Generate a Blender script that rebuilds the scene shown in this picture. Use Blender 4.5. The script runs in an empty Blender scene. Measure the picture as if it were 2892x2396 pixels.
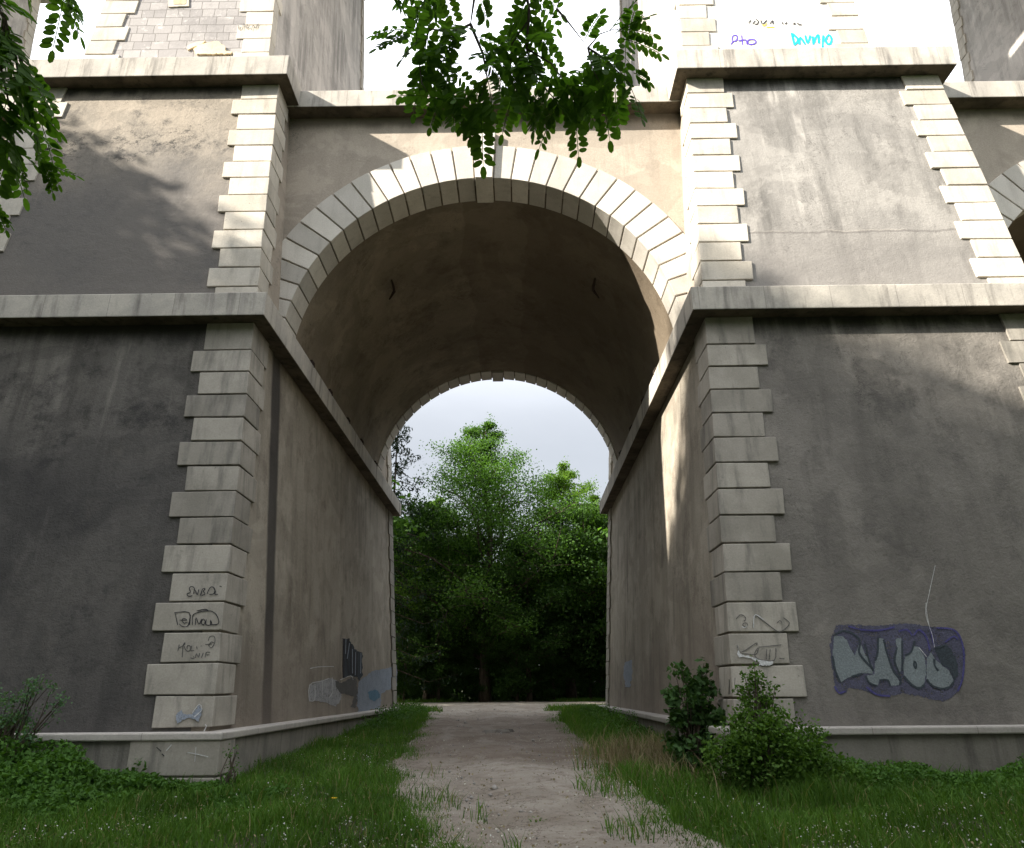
import bpy, math, random
import numpy as np
from mathutils import Vector, Matrix
R = math.radians
rnd = random.Random(7)
scene = bpy.context.scene
COL = scene.collection

# ------------------------------------------------------------------ camera
PITCH, YAW, ROLL, FPX = .3561, -.0072, -.0087, 2027.45
cd = bpy.data.cameras.new('camera'); cam = bpy.data.objects.new('camera', cd); COL.objects.link(cam)
cd.lens = 36 * FPX / 2892; cd.sensor_width = 36; cd.clip_start = .05; cd.clip_end = 3000
cam.matrix_world = Matrix.Rotation(-YAW, 4, 'Z') @ Matrix.Rotation(math.pi/2 + PITCH, 4, 'X') @ Matrix.Rotation(ROLL, 4, 'Z')
scene.camera = cam
scene.render.resolution_x, scene.render.resolution_y = 1024, 848

# ------------------------------------------------------------------ light
SUN = Vector((1, .50, -.66)).normalized()            # the way the light travels
sl = bpy.data.lights.new('sun', 'SUN'); sl.energy = 5.0; sl.angle = R(.8); sl.color = (1, .93, .82)
so = bpy.data.objects.new('sun', sl); COL.objects.link(so)
so.rotation_euler = SUN.to_track_quat('-Z', 'Y').to_euler()
ELEV = math.asin(-SUN.z)
w = bpy.data.worlds.new('World'); scene.world = w; w.use_nodes = True
nt = w.node_tree; nt.nodes.clear()
def N(nt, t, **k):
    n = nt.nodes.new(t)
    for a, v in k.items(): setattr(n, a, v)
    return n
sky = N(nt, 'ShaderNodeTexSky', sky_type='NISHITA', sun_disc=False, sun_elevation=ELEV,
        sun_rotation=math.atan2(-SUN.x, -SUN.y))
sky.air_density = 1.2; sky.dust_density = 3
tc = N(nt, 'ShaderNodeTexCoord'); sx = N(nt, 'ShaderNodeSeparateXYZ')
nt.links.new(tc.outputs['Generated'], sx.inputs[0])
mr = N(nt, 'ShaderNodeMapRange', interpolation_type='SMOOTHSTEP')
mr.inputs['From Min'].default_value = .30; mr.inputs['From Max'].default_value = .68
mr.inputs['To Min'].default_value = 2.15; mr.inputs['To Max'].default_value = 9.0
nt.links.new(sx.outputs['Z'], mr.inputs['Value'])
nz = N(nt, 'ShaderNodeTexNoise'); nz.inputs['Scale'].default_value = 2.2; nz.inputs['Detail'].default_value = 6
mp = N(nt, 'ShaderNodeMapping'); mp.inputs['Scale'].default_value = (1, 1, 2.6)
nt.links.new(tc.outputs['Generated'], mp.inputs[0]); nt.links.new(mp.outputs[0], nz.inputs['Vector'])
cr = N(nt, 'ShaderNodeMapRange'); cr.inputs['From Min'].default_value = .3; cr.inputs['From Max'].default_value = .7
cr.inputs['To Min'].default_value = .82; cr.inputs['To Max'].default_value = 1.1
nt.links.new(nz.outputs['Fac'], cr.inputs['Value'])
mu = N(nt, 'ShaderNodeMath', operation='MULTIPLY'); nt.links.new(mr.outputs[0], mu.inputs[0]); nt.links.new(cr.outputs[0], mu.inputs[1])
cc = N(nt, 'ShaderNodeVectorMath', operation='SCALE'); cc.inputs[0].default_value = (.96, .98, 1.03)
nt.links.new(mu.outputs[0], cc.inputs['Scale'])
mx = N(nt, 'ShaderNodeMix', data_type='RGBA'); mx.inputs['Factor'].default_value = .85
nt.links.new(sky.outputs[0], mx.inputs['A']); nt.links.new(cc.outputs[0], mx.inputs['B'])
bg = N(nt, 'ShaderNodeBackground'); bg.inputs['Strength'].default_value = .11
nt.links.new(mx.outputs['Result'], bg.inputs['Color'])
wo = N(nt, 'ShaderNodeOutputWorld'); nt.links.new(bg.outputs[0], wo.inputs[0])
scene.view_settings.view_transform = 'Standard'; scene.view_settings.look = 'None'
scene.view_settings.exposure = 1.6; scene.view_settings.gamma = 1
scene.render.engine = 'CYCLES'

# ------------------------------------------------------------------ pixel to place (photo pixels, 2100 wide)
def ray(u, v):
    u = u*1.3771 - 1446; v = v*1.3771 - 1198
    uu = u*math.cos(ROLL) + v*math.sin(ROLL); vv = -u*math.sin(ROLL) + v*math.cos(ROLL)
    x, Y1, z1 = uu/FPX, 1, -vv/FPX
    Y = Y1*math.cos(PITCH) - z1*math.sin(PITCH); z = Y1*math.sin(PITCH) + z1*math.cos(PITCH)
    return Vector((x*math.cos(YAW) + Y*math.sin(YAW), -x*math.sin(YAW) + Y*math.cos(YAW), z))

# ------------------------------------------------------------------ materials
def new_mat(name):
    m = bpy.data.materials.new(name); m.use_nodes = True; nt = m.node_tree; nt.nodes.clear()
    out = N(nt, 'ShaderNodeOutputMaterial'); b = N(nt, 'ShaderNodeBsdfPrincipled')
    nt.links.new(b.outputs[0], out.inputs[0]); b.inputs['Roughness'].default_value = .9
    b.inputs['Specular IOR Level'].default_value = .2
    return m, nt, b, out
def rgb(nt, c):
    n = N(nt, 'ShaderNodeRGB'); n.outputs[0].default_value = (*c, 1); return n.outputs[0]
def noise(nt, vec, scale, detail=5, rough=.55, stretch=None, dist=0):
    if stretch:
        mp = N(nt, 'ShaderNodeMapping'); mp.inputs['Scale'].default_value = stretch
        nt.links.new(vec, mp.inputs[0]); vec = mp.outputs[0]
    n = N(nt, 'ShaderNodeTexNoise'); n.inputs['Scale'].default_value = scale; n.inputs['Detail'].default_value = detail
    n.inputs['Roughness'].default_value = rough; n.inputs['Distortion'].default_value = dist
    nt.links.new(vec, n.inputs['Vector']); return n.outputs['Fac']
def ramp(nt, v, a, b, lo=0., hi=1.):
    n = N(nt, 'ShaderNodeMapRange', interpolation_type='SMOOTHSTEP')
    for k, x in zip(('From Min', 'From Max', 'To Min', 'To Max'), (a, b, lo, hi)): n.inputs[k].default_value = x
    nt.links.new(v, n.inputs['Value']); return n.outputs[0]
def mixc(nt, f, a, b, mode='MIX'):
    n = N(nt, 'ShaderNodeMix', data_type='RGBA', blend_type=mode)
    if isinstance(f, (int, float)): n.inputs['Factor'].default_value = f
    else: nt.links.new(f, n.inputs['Factor'])
    for k, x in (('A', a), ('B', b)):
        if isinstance(x, tuple): n.inputs[k].default_value = (*x, 1)
        else: nt.links.new(x, n.inputs[k])
    return n.outputs['Result']
def mth(nt, op, a, b=None, c=None):
    n = N(nt, 'ShaderNodeMath', operation=op)
    for i, x in enumerate((a, b, c)):
        if x is None: continue
        if isinstance(x, (int, float)): n.inputs[i].default_value = x
        else: nt.links.new(x, n.inputs[i])
    return n.outputs[0]
def bump(nt, b, h, strength=.4, dist=.02):
    n = N(nt, 'ShaderNodeBump'); n.inputs['Strength'].default_value = strength; n.inputs['Distance'].default_value = dist
    nt.links.new(h, n.inputs['Height']); nt.links.new(n.outputs[0], b.inputs['Normal'])
def band(nt, v, centre, half, soft):
    d = mth(nt, 'ABSOLUTE', mth(nt, 'SUBTRACT', v, centre))
    return ramp(nt, d, half, half + soft, 1, 0)

def plaster(name, c1, c2, dark=(.03, .03, .03), darkamt=.5, streak=.5, bumps=.5, extra=None, fine=28, light=None, lightamt=0, graze=False):
    m, nt, b, out = new_mat(name)
    t = N(nt, 'ShaderNodeTexCoord').outputs['Object']
    col = mixc(nt, ramp(nt, noise(nt, t, .35, 6, .6, dist=.6), .35, .65), c1, c2)
    st = noise(nt, t, 2.2, 5, .6, (1, 1, .13))
    col = mixc(nt, ramp(nt, st, .45, .75, 0, streak), col, tuple(x*.45 for x in c1))
    st2 = noise(nt, t, 6, 4, .6, (1, 1, .05))
    col = mixc(nt, ramp(nt, st2, .55, .8, 0, streak*.6), col, tuple(min(1, x*1.5) for x in c2))
    bl = noise(nt, t, 1.1, 10, .78)
    col = mixc(nt, ramp(nt, bl, .50, .64, 0, darkamt), col, dark)
    # chips and pocks
    pk = noise(nt, t, 9, 6, .75, (1, 1, 2.2)); pg = noise(nt, t, .8, 3)
    pf = mth(nt, 'MULTIPLY', ramp(nt, pk, .60, .68), ramp(nt, pg, .5, .66))
    col = mixc(nt, mth(nt, 'MULTIPLY', pf, .65), col, tuple(x*.6 for x in dark))
    if light:
        lf = ramp(nt, noise(nt, t, .9, 7, .7, (1, 1, .5)), .58, .68, 0, lightamt)
        col = mixc(nt, lf, col, light)
    f = noise(nt, t, fine, 8, .75)
    col = mixc(nt, ramp(nt, f, .3, .7, .22, 0), col, (.0, .0, .0))
    sp = noise(nt, t, 70, 3, .6)
    col = mixc(nt, ramp(nt, sp, .62, .74, 0, .35), col, tuple(min(1, x*2.0) for x in c2))
    ck = noise(nt, t, 1.1, 9, .62, dist=.4); cf = band(nt, ck, .5, .0012, .0025)
    cf = mth(nt, 'MULTIPLY', cf, ramp(nt, noise(nt, t, .55, 3), .52, .62))
    col = mixc(nt, mth(nt, 'MULTIPLY', cf, .75), col, tuple(x*.35 for x in dark))
    big = noise(nt, t, .55, 3, .5, (1, 1, 1.6), .8)
    run = mth(nt, 'MULTIPLY', ramp(nt, noise(nt, t, 1.5, 7, .65, (1, 1, .035)), .50, .62), ramp(nt, noise(nt, t, .5, 5, .6), .40, .6))
    col = mixc(nt, mth(nt, 'MULTIPLY', run, streak), col, tuple(x*.38 for x in c1))
    run2 = mth(nt, 'MULTIPLY', ramp(nt, noise(nt, t, 2.6, 6, .65, (1.1, 1.1, .05)), .56, .68), ramp(nt, noise(nt, t, .6, 5, .6, (1, 1, .8)), .50, .62))
    col = mixc(nt, mth(nt, 'MULTIPLY', run2, streak*.8), col, tuple(min(.8, x*1.55) for x in c2))
    col = mixc(nt, ramp(nt, noise(nt, t, .45, 9, .7, dist=.3), .50, .56, 0, .28), col, tuple(min(.8, x*1.25) for x in c2))
    col = mixc(nt, ramp(nt, big, .53, .56, 0, .30), col, tuple(x*.62 for x in c1))
    if extra: col = extra(nt, t, col)
    nt.links.new(col, b.inputs['Base Color'])
    h = mth(nt, 'ADD', mth(nt, 'MULTIPLY', f, .6), mth(nt, 'MULTIPLY', noise(nt, t, 4, 8, .68, (1, 1, 1.15)), 1.1))
    h = mth(nt, 'SUBTRACT', h, mth(nt, 'MULTIPLY', pf, .5))
    bump(nt, b, h, bumps, .03)
    return m

def stain_top(zc, depth, col2=(.03, .028, .025), amt=.9):
    def fn(nt, t, col):
        s = N(nt, 'ShaderNodeSeparateXYZ'); nt.links.new(t, s.inputs[0])
        n = noise(nt, t, 1.6, 6, .7, (1, 1, .1))
        z = mth(nt, 'ADD', s.outputs['Z'], mth(nt, 'MULTIPLY', n, depth*1.6))
        return mixc(nt, ramp(nt, z, zc - depth*.3 + depth*.5, zc + depth*.95, 0, amt), col, col2)
    return fn
def chain(*fs):
    def fn(nt, t, col):
        for f in fs: col = f(nt, t, col)
        return col
    return fn
def zmix(z0, z1, col2, amt, ns=.6, wob=2.5):          # tone blended by height, with a wandering edge
    def fn(nt, t, col):
        s = N(nt, 'ShaderNodeSeparateXYZ'); nt.links.new(t, s.inputs[0])
        n = noise(nt, t, ns, 8, .65)
        z = mth(nt, 'ADD', s.outputs['Z'], mth(nt, 'MULTIPLY', mth(nt, 'SUBTRACT', n, .5), wob))
        return mixc(nt, ramp(nt, z, z0, z1, 0, amt), col, col2)
    return fn
def drip(yc, half, soft, c, amt):
    def fn(nt, t, col):
        s = N(nt, 'ShaderNodeSeparateXYZ'); nt.links.new(t, s.inputs[0])
        y = mth(nt, 'ADD', s.outputs['Y'], mth(nt, 'MULTIPLY', noise(nt, t, 1.5, 5, .6, (1, 1, .4)), .18))
        y = mth(nt, 'ADD', y, mth(nt, 'MULTIPLY', s.outputs['Z'], .07))
        x = ramp(nt, s.outputs['X'], -2.2, -2.0, 1, 0)
        f = mth(nt, 'MULTIPLY', band(nt, y, yc, half, soft), x)
        return mixc(nt, mth(nt, 'MULTIPLY', f, amt), col, c)
    return fn

def lift(zc):            # wavering horizontal day joint in the render
    def fn(nt, t, col):
        s = N(nt, 'ShaderNodeSeparateXYZ'); nt.links.new(t, s.inputs[0])
        z = mth(nt, 'ADD', s.outputs['Z'], mth(nt, 'MULTIPLY', mth(nt, 'SUBTRACT', noise(nt, t, 1.3, 6, .65), .5), .22))
        gap = ramp(nt, noise(nt, t, 1.9, 3), .42, .55)
        c = mixc(nt, mth(nt, 'MULTIPLY', band(nt, z, zc, .006, .015), mth(nt, 'MULTIPLY', gap, .25)), col, (.45, .41, .36))
        return mixc(nt, mth(nt, 'MULTIPLY', band(nt, z, zc - .03, .008, .03), .45), c, (.1, .09, .085))
    return fn
def mould(zc, half):            # black mould and lost skin in a ragged level band
    def fn(nt, t, col):
        s = N(nt, 'ShaderNodeSeparateXYZ'); nt.links.new(t, s.inputs[0])
        z = mth(nt, 'ADD', s.outputs['Z'], mth(nt, 'MULTIPLY', mth(nt, 'SUBTRACT', noise(nt, t, .7, 4), .5), 1.2))
        a = mth(nt, 'MULTIPLY', band(nt, z, zc, half*.5, half), ramp(nt, noise(nt, t, 4.5, 10, .82, (1, 1, 1.4)), .50, .60))
        a = mth(nt, 'MULTIPLY', a, ramp(nt, noise(nt, t, .9, 3), .44, .56))
        return mixc(nt, mth(nt, 'MULTIPLY', a, .9), col, (.035, .033, .032))
    return fn
def seam(xc, c2, amt):
    def fn(nt, t, col):
        s = N(nt, 'ShaderNodeSeparateXYZ'); nt.links.new(t, s.inputs[0])
        x = mth(nt, 'ADD', s.outputs['X'], mth(nt, 'MULTIPLY', mth(nt, 'SUBTRACT', noise(nt, t, .6, 6, .6), .5), .9))
        return mixc(nt, ramp(nt, x, xc, xc + .05, 0, amt), col, c2)
    return fn
M = {}
M['plaster_grey'] = plaster('plaster_grey', (.165, .152, .137), (.25, .23, .205), (.07, .065, .062), .55, .5, .7,
                            chain(stain_top(6.1, .7), zmix(5.2, 3.0, (.14, .13, .12), .35)))
M['plaster_dark'] = plaster('plaster_dark', (.105, .098, .090), (.185, .17, .152), (.032, .031, .032), .7, .55, .8,
                            chain(stain_top(6.05, .55), zmix(5.5, 3.0, (.055, .053, .055), .5)), light=(.24, .215, .18), lightamt=.35)
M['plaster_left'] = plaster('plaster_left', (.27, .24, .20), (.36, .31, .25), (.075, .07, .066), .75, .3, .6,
                            chain(mould(10.45, .55), mould(8.3, .25), zmix(11.3, 8.7, (.135, .126, .120), .85, .9, 2.8), stain_top(12.1, .35)))  # zmix colours the lower wall darker: painted tree shade along with stains
M['plaster_right'] = plaster('plaster_right', (.275, .262, .245), (.36, .34, .315), (.15, .14, .13), .45, .75, .4,
                             chain(zmix(9.0, 7.4, (.19, .178, .168), .6), lift(8.1), stain_top(12.1, .5)))
M['plaster_tan'] = plaster('plaster_tan', (.40, .345, .285), (.46, .40, .33), (.24, .21, .18), .3, .25, .3, stain_top(12.0, .3, (.12, .1, .08), .7))
M['plaster_side'] = plaster('plaster_side', (.30, .265, .215), (.395, .355, .295), (.13, .10, .08), .45, .55, .45,
                            chain(drip(13.25, .17, .14, (.035, .032, .032), .85), zmix(1.6, -.5, (.19, .155, .13), .5)))
M['vault'] = plaster('vault', (.215, .178, .13), (.285, .24, .18), (.08, .06, .042), .5, .2, .5, light=(.31, .24, .16), lightamt=.35, extra=chain(seam(-1.25, (.12, .09, .06), .35), seam(.2, (.10, .075, .052), .3)))
M['plaster_upper'] = plaster('plaster_upper', (.46, .43, .395), (.56, .52, .48), (.24, .22, .205), .4, .8, .3)

def stone(name, c1, c2, dark, amt=.35, joints=0, bumps=.2, dirty=.3):
    m, nt, b, out = new_mat(name)
    t = N(nt, 'ShaderNodeTexCoord').outputs['Object']
    oi = N(nt, 'ShaderNodeObjectInfo')
    off = N(nt, 'ShaderNodeVectorMath', operation='ADD'); nt.links.new(t, off.inputs[0])
    cx = N(nt, 'ShaderNodeCombineXYZ'); nt.links.new(mth(nt, 'MULTIPLY', oi.outputs['Random'], 17.), cx.inputs[0])
    nt.links.new(cx.outputs[0], off.inputs[1]); tv = off.outputs[0]
    col = mixc(nt, ramp(nt, noise(nt, tv, 1.4, 6, .6), .35, .65), c1, c2)
    col = mixc(nt, ramp(nt, noise(nt, tv, 5.5, 5, .6, (1, 1, .12)), .48, .75, 0, amt), col, dark)
    col = mixc(nt, ramp(nt, noise(nt, tv, 3., 9, .8), .58, .74, 0, dirty), col, tuple(x*.7 for x in dark))
    col = mixc(nt, ramp(nt, noise(nt, t, 40, 5, .7), .3, .7, .15, 0), col, (0., 0., 0.))
    pit = ramp(nt, noise(nt, tv, 26, 3, .5), .70, .76)
    col = mixc(nt, mth(nt, 'MULTIPLY', pit, .5), col, (.06, .05, .045))
    v = mth(nt, 'ADD', mth(nt, 'MULTIPLY', oi.outputs['Random'], .34), .80)
    vv = N(nt, 'ShaderNodeVectorMath', operation='SCALE'); nt.links.new(col, vv.inputs[0]); nt.links.new(v, vv.inputs['Scale'])
    col = vv.outputs[0]
    if joints:
        s = N(nt, 'ShaderNodeSeparateXYZ'); nt.links.new(t, s.inputs[0])
        for ax, off in (('X', .3), ('Y', .1)):
            fr = mth(nt, 'FRACT', mth(nt, 'DIVIDE', mth(nt, 'ADD', s.outputs[ax], 100 + off), joints))
            col = mixc(nt, ramp(nt, fr, .0, .012, .6, 0), col, (.05, .045, .04))
    nt.links.new(col, b.inputs['Base Color'])
    h = mth(nt, 'ADD', noise(nt, t, 30, 8, .7), mth(nt, 'MULTIPLY', noise(nt, tv, 4, 6, .6), 1.5))
    h = mth(nt, 'SUBTRACT', h, mth(nt, 'MULTIPLY', pit, 1.2))
    bump(nt, b, h, bumps, .015)
    return m
M['quoin'] = stone('quoin_stone', (.52, .475, .405), (.62, .575, .50), (.26, .24, .21), .5, dirty=.45)
M['quoin_lower'] = stone('quoin_stone_grey', (.30, .278, .24), (.39, .36, .315), (.12, .115, .105), .65, dirty=.55)
M['ring'] = stone('ring_stone', (.57, .535, .475), (.64, .60, .54), (.38, .35, .31), .4, dirty=.25)
M['cornice'] = stone('cornice_stone', (.38, .355, .32), (.50, .465, .41), (.14, .13, .12), .75, 1.15, .3)
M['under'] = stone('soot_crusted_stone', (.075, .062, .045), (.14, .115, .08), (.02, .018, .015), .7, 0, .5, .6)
M['plinth'] = stone('plinth_stone', (.20, .185, .165), (.27, .25, .22), (.07, .065, .06), .6, 0, .5)
M['coping'] = stone('coping_stone', (.42, .39, .36), (.48, .45, .41), (.2, .19, .18), .4, 1.4, .3)
# exposed coursed masonry
def masonry(name, c1, c2, mor):
    m, nt, b, out = new_mat(name)
    t = N(nt, 'ShaderNodeTexCoord').outputs['Object']
    s = N(nt, 'ShaderNodeSeparateXYZ'); nt.links.new(t, s.inputs[0])
    cx = N(nt, 'ShaderNodeCombineXYZ')
    w1 = mth(nt, 'MULTIPLY', noise(nt, t, 2, 3), .06)
    nt.links.new(mth(nt, 'ADD', mth(nt, 'ADD', s.outputs['X'], s.outputs['Y']), w1), cx.inputs[0])
    nt.links.new(mth(nt, 'ADD', s.outputs['Z'], w1), cx.inputs[1])
    br = N(nt, 'ShaderNodeTexBrick'); nt.links.new(cx.outputs[0], br.inputs['Vector'])
    br.inputs['Scale'].default_value = 1; br.inputs['Brick Width'].default_value = .42; br.inputs['Row Height'].default_value = .27
    br.inputs['Mortar Size'].default_value = .010; br.inputs['Mortar Smooth'].default_value = .3; br.squash = .7; br.squash_frequency = 3
    br.inputs['Color1'].default_value = (*c1, 1); br.inputs['Color2'].default_value = (*c2, 1); br.inputs['Mortar'].default_value = (*mor, 1)
    col = mixc(nt, ramp(nt, noise(nt, t, 2.5, 8, .75), .55, .68, 0, .7), br.outputs['Color'], tuple(min(.85, x*1.7) for x in c2))
    col = mixc(nt, ramp(nt, noise(nt, t, 1.2, 6, .7), .45, .7, 0, .5), col, tuple(x*.6 for x in c1))
    nt.links.new(col, b.inputs['Base Color'])
    bump(nt, b, mth(nt, 'ADD', noise(nt, t, 20, 8, .7), mth(nt, 'MULTIPLY', br.outputs['Fac'], -1.5)), .5, .02)
    return m
M['masonry'] = masonry('old_masonry', (.27, .255, .25), (.36, .34, .33), (.17, .16, .15))
M['masonry_pale'] = masonry('pale_masonry', (.62, .60, .56), (.68, .66, .62), (.6, .57, .52))

def flat(name, c, rough=.8, metal=0):
    m, nt, b, out = new_mat(name)
    t = N(nt, 'ShaderNodeTexCoord').outputs['Object']
    col = mixc(nt, ramp(nt, noise(nt, t, 8, 6, .7), .35, .7, 0, .55), c, tuple(x*.55 for x in c))
    nt.links.new(col, b.inputs['Base Color']); b.inputs['Roughness'].default_value = rough; b.inputs['Metallic'].default_value = metal
    return m
def paint(name, c, worn=.35, wall=(.14, .13, .125), scale=9):
    m, nt, b, out = new_mat(name)
    t = N(nt, 'ShaderNodeTexCoord').outputs['Object']
    col = mixc(nt, ramp(nt, noise(nt, t, 3, 5, .6), .3, .7, 0, .5), c, tuple(x*.6 for x in c))
    col = mixc(nt, ramp(nt, noise(nt, t, 45, 5, .75), .45, .62, 0, .5), col, tuple(min(1, x*1.5) for x in c))
    nt.links.new(col, b.inputs['Base Color'])
    tr = N(nt, 'ShaderNodeBsdfTransparent'); ms = N(nt, 'ShaderNodeMixShader')
    n = mth(nt, 'ADD', mth(nt, 'MULTIPLY', noise(nt, t, scale, 8, .8), .6), mth(nt, 'MULTIPLY', noise(nt, t, 60, 4, .7), .4))
    nt.links.new(ramp(nt, n, .48 - (1-worn)*.0 + (1-worn)*.12, .62 + (1-worn)*.12, 0, 1), ms.inputs[0])
    nt.links.new(b.outputs[0], ms.inputs[1]); nt.links.new(tr.outputs[0], ms.inputs[2])
    nt.links.new(ms.outputs[0], out.inputs[0])
    bump(nt, b, noise(nt, t, 28, 8, .75), .5, .03)
    return m
M['ink'] = paint('black_ink', (.035, .035, .04), .15)
M['ink_soft'] = paint('faded_ink', (.11, .105, .10), .35)
M['ink_white'] = paint('white_scratch', (.55, .55, .55), .3)
M['purple'] = paint('purple_paint', (.085, .085, .125), .9)
M['violet_line'] = paint('violet_line', (.07, .065, .19), .6)
M['blue_grey'] = paint('blue_grey_paint', (.175, .20, .21), .25)
M['slate'] = paint('slate_paint', (.045, .055, .065), .2)
M['pale_blue'] = paint('pale_blue_paint', (.25, .28, .33), .6)
M['whitewash'] = paint('worn_whitewash', (.36, .36, .37), .85)
M['sky_blue'] = paint('sky_blue_paint', (.11, .20, .28), .5)
M['cyan'] = paint('cyan_paint', (.02, .50, .75), .3)
M['pen_violet'] = paint('violet_pen', (.10, .06, .45), .2)
M['ochre'] = paint('ochre_paint', (.65, .45, .08), .3)
M['iron'] = flat('rusty_iron', (.05, .035, .028), .8, .3)
M['rubble'] = stone('tan_rubble', (.55, .44, .28), (.66, .55, .38), (.25, .18, .1), .4)

def leafmat(name, c1, c2, trans=.45, dead=None):
    m, nt, b, out = new_mat(name)
    g = N(nt, 'ShaderNodeNewGeometry'); t = N(nt, 'ShaderNodeTexCoord').outputs['Object']
    col = mixc(nt, g.outputs['Random Per Island'], c1, c2)
    col = mixc(nt, ramp(nt, noise(nt, t, .9, 4, .6), .4, .65, 0, .5), col, tuple(x*.55 for x in c1))
    if dead: col = mixc(nt, ramp(nt, g.outputs['Random Per Island'], .93, .97), col, dead)
    nt.links.new(col, b.inputs['Base Color']); b.inputs['Roughness'].default_value = .65; b.inputs['Specular IOR Level'].default_value = .18
    tr = N(nt, 'ShaderNodeBsdfTranslucent'); ms = N(nt, 'ShaderNodeMixShader'); ms.inputs[0].default_value = trans
    tcl = mixc(nt, 1.0, col, (1.25, 1.35, .5), 'MULTIPLY'); nt.links.new(tcl, tr.inputs['Color'])
    nt.links.new(b.outputs[0], ms.inputs[1]); nt.links.new(tr.outputs[0], ms.inputs[2]); nt.links.new(ms.outputs[0], out.inputs[0])
    return m
M['leaf_locust'] = leafmat('locust_leaf', (.060, .145, .018), (.105, .22, .03), .5)
M['leaf_a'] = leafmat('beech_leaf', (.055, .125, .024), (.10, .20, .04), .45)
M['leaf_b'] = leafmat('lime_leaf', (.085, .17, .024), (.14, .24, .036), .5)
M['leaf_c'] = leafmat('dark_leaf', (.026, .062, .014), (.052, .11, .022), .4)
M['needle'] = leafmat('spruce_needle', (.02, .038, .025), (.035, .06, .035), .1)
M['leaf_shrub'] = leafmat('shrub_leaf', (.05, .11, .018), (.10, .19, .03), .35)
M['leaf_maple'] = leafmat('broad_leaf', (.045, .10, .03), (.075, .15, .045), .35)
M['leaf_cover'] = leafmat('nettle_leaf', (.055, .13, .025), (.10, .21, .04), .35)
M['leaf_pale'] = leafmat('pale_weed_leaf', (.08, .16, .08), (.13, .22, .12), .45)
M['grass'] = leafmat('grass_blade', (.060, .14, .02), (.115, .22, .032), .35, (.25, .22, .11))
M['dry'] = leafmat('dry_stalk', (.20, .16, .09), (.30, .25, .15), .2)
M['petal'] = leafmat('white_petal', (.6, .58, .6), (.75, .72, .74), .3)
M['yellow'] = flat('yellow_petal', (.75, .5, .02))
m, nt, b, out = new_mat('bark'); t = N(nt, 'ShaderNodeTexCoord').outputs['Object']
nt.links.new(mixc(nt, ramp(nt, noise(nt, t, 6, 7, .7, (1, 1, .25)), .35, .65), (.045, .035, .026), (.11, .09, .07)), b.inputs['Base Color'])
bump(nt, b, noise(nt, t, 9, 7, .7, (1, 1, .2)), .7, .05); M['bark'] = m
m, nt, b, out = new_mat('soil_and_moss'); t = N(nt, 'ShaderNodeTexCoord').outputs['Object']
c = mixc(nt, ramp(nt, noise(nt, t, 1.5, 8, .7), .38, .62), (.055, .045, .03), (.035, .06, .018))
c = mixc(nt, ramp(nt, noise(nt, t, 14, 6, .7), .58, .68, 0, .6), c, (.13, .11, .08))
nt.links.new(c, b.inputs['Base Color']); bump(nt, b, noise(nt, t, 12, 9, .75), .8, .05); M['soil'] = m
m, nt, b, out = new_mat('dirt_path'); t = N(nt, 'ShaderNodeTexCoord').outputs['Object']
s = N(nt, 'ShaderNodeSeparateXYZ'); nt.links.new(t, s.inputs[0])
c = mixc(nt, ramp(nt, noise(nt, t, .9, 8, .65, dist=.5), .38, .62), (.33, .285, .235), (.45, .40, .345))
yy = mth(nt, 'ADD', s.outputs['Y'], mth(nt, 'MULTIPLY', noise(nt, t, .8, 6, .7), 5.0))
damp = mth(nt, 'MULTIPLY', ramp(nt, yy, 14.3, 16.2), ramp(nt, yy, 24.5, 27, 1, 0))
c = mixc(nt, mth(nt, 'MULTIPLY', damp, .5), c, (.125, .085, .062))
c = mixc(nt, ramp(nt, noise(nt, t, 5, 8, .75), .50, .66, 0, .65), c, (.20, .155, .12))
c = mixc(nt, ramp(nt, noise(nt, t, 1.3, 6, .7, (1.6, .5, 1)), .52, .62, 0, .45), c, (.40, .36, .31))
cw = noise(nt, t, .8, 8, .6); c = mixc(nt, mth(nt, 'MULTIPLY', band(nt, cw, .52, .001, .003), .7), c, (.10, .07, .05))
c = mixc(nt, ramp(nt, noise(nt, t, 38, 5, .7), .6, .68, 0, .6), c, (.40, .35, .29))
c = mixc(nt, ramp(nt, noise(nt, t, 30, 5, .7), .34, .42, .6, 0), c, (.11, .09, .075))
nt.links.new(c, b.inputs['Base Color'])
bump(nt, b, mth(nt, 'ADD', noise(nt, t, 32, 8, .75), mth(nt, 'MULTIPLY', noise(nt, t, 3, 8, .7), 3.5)), 1., .045); M['path'] = m

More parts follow.
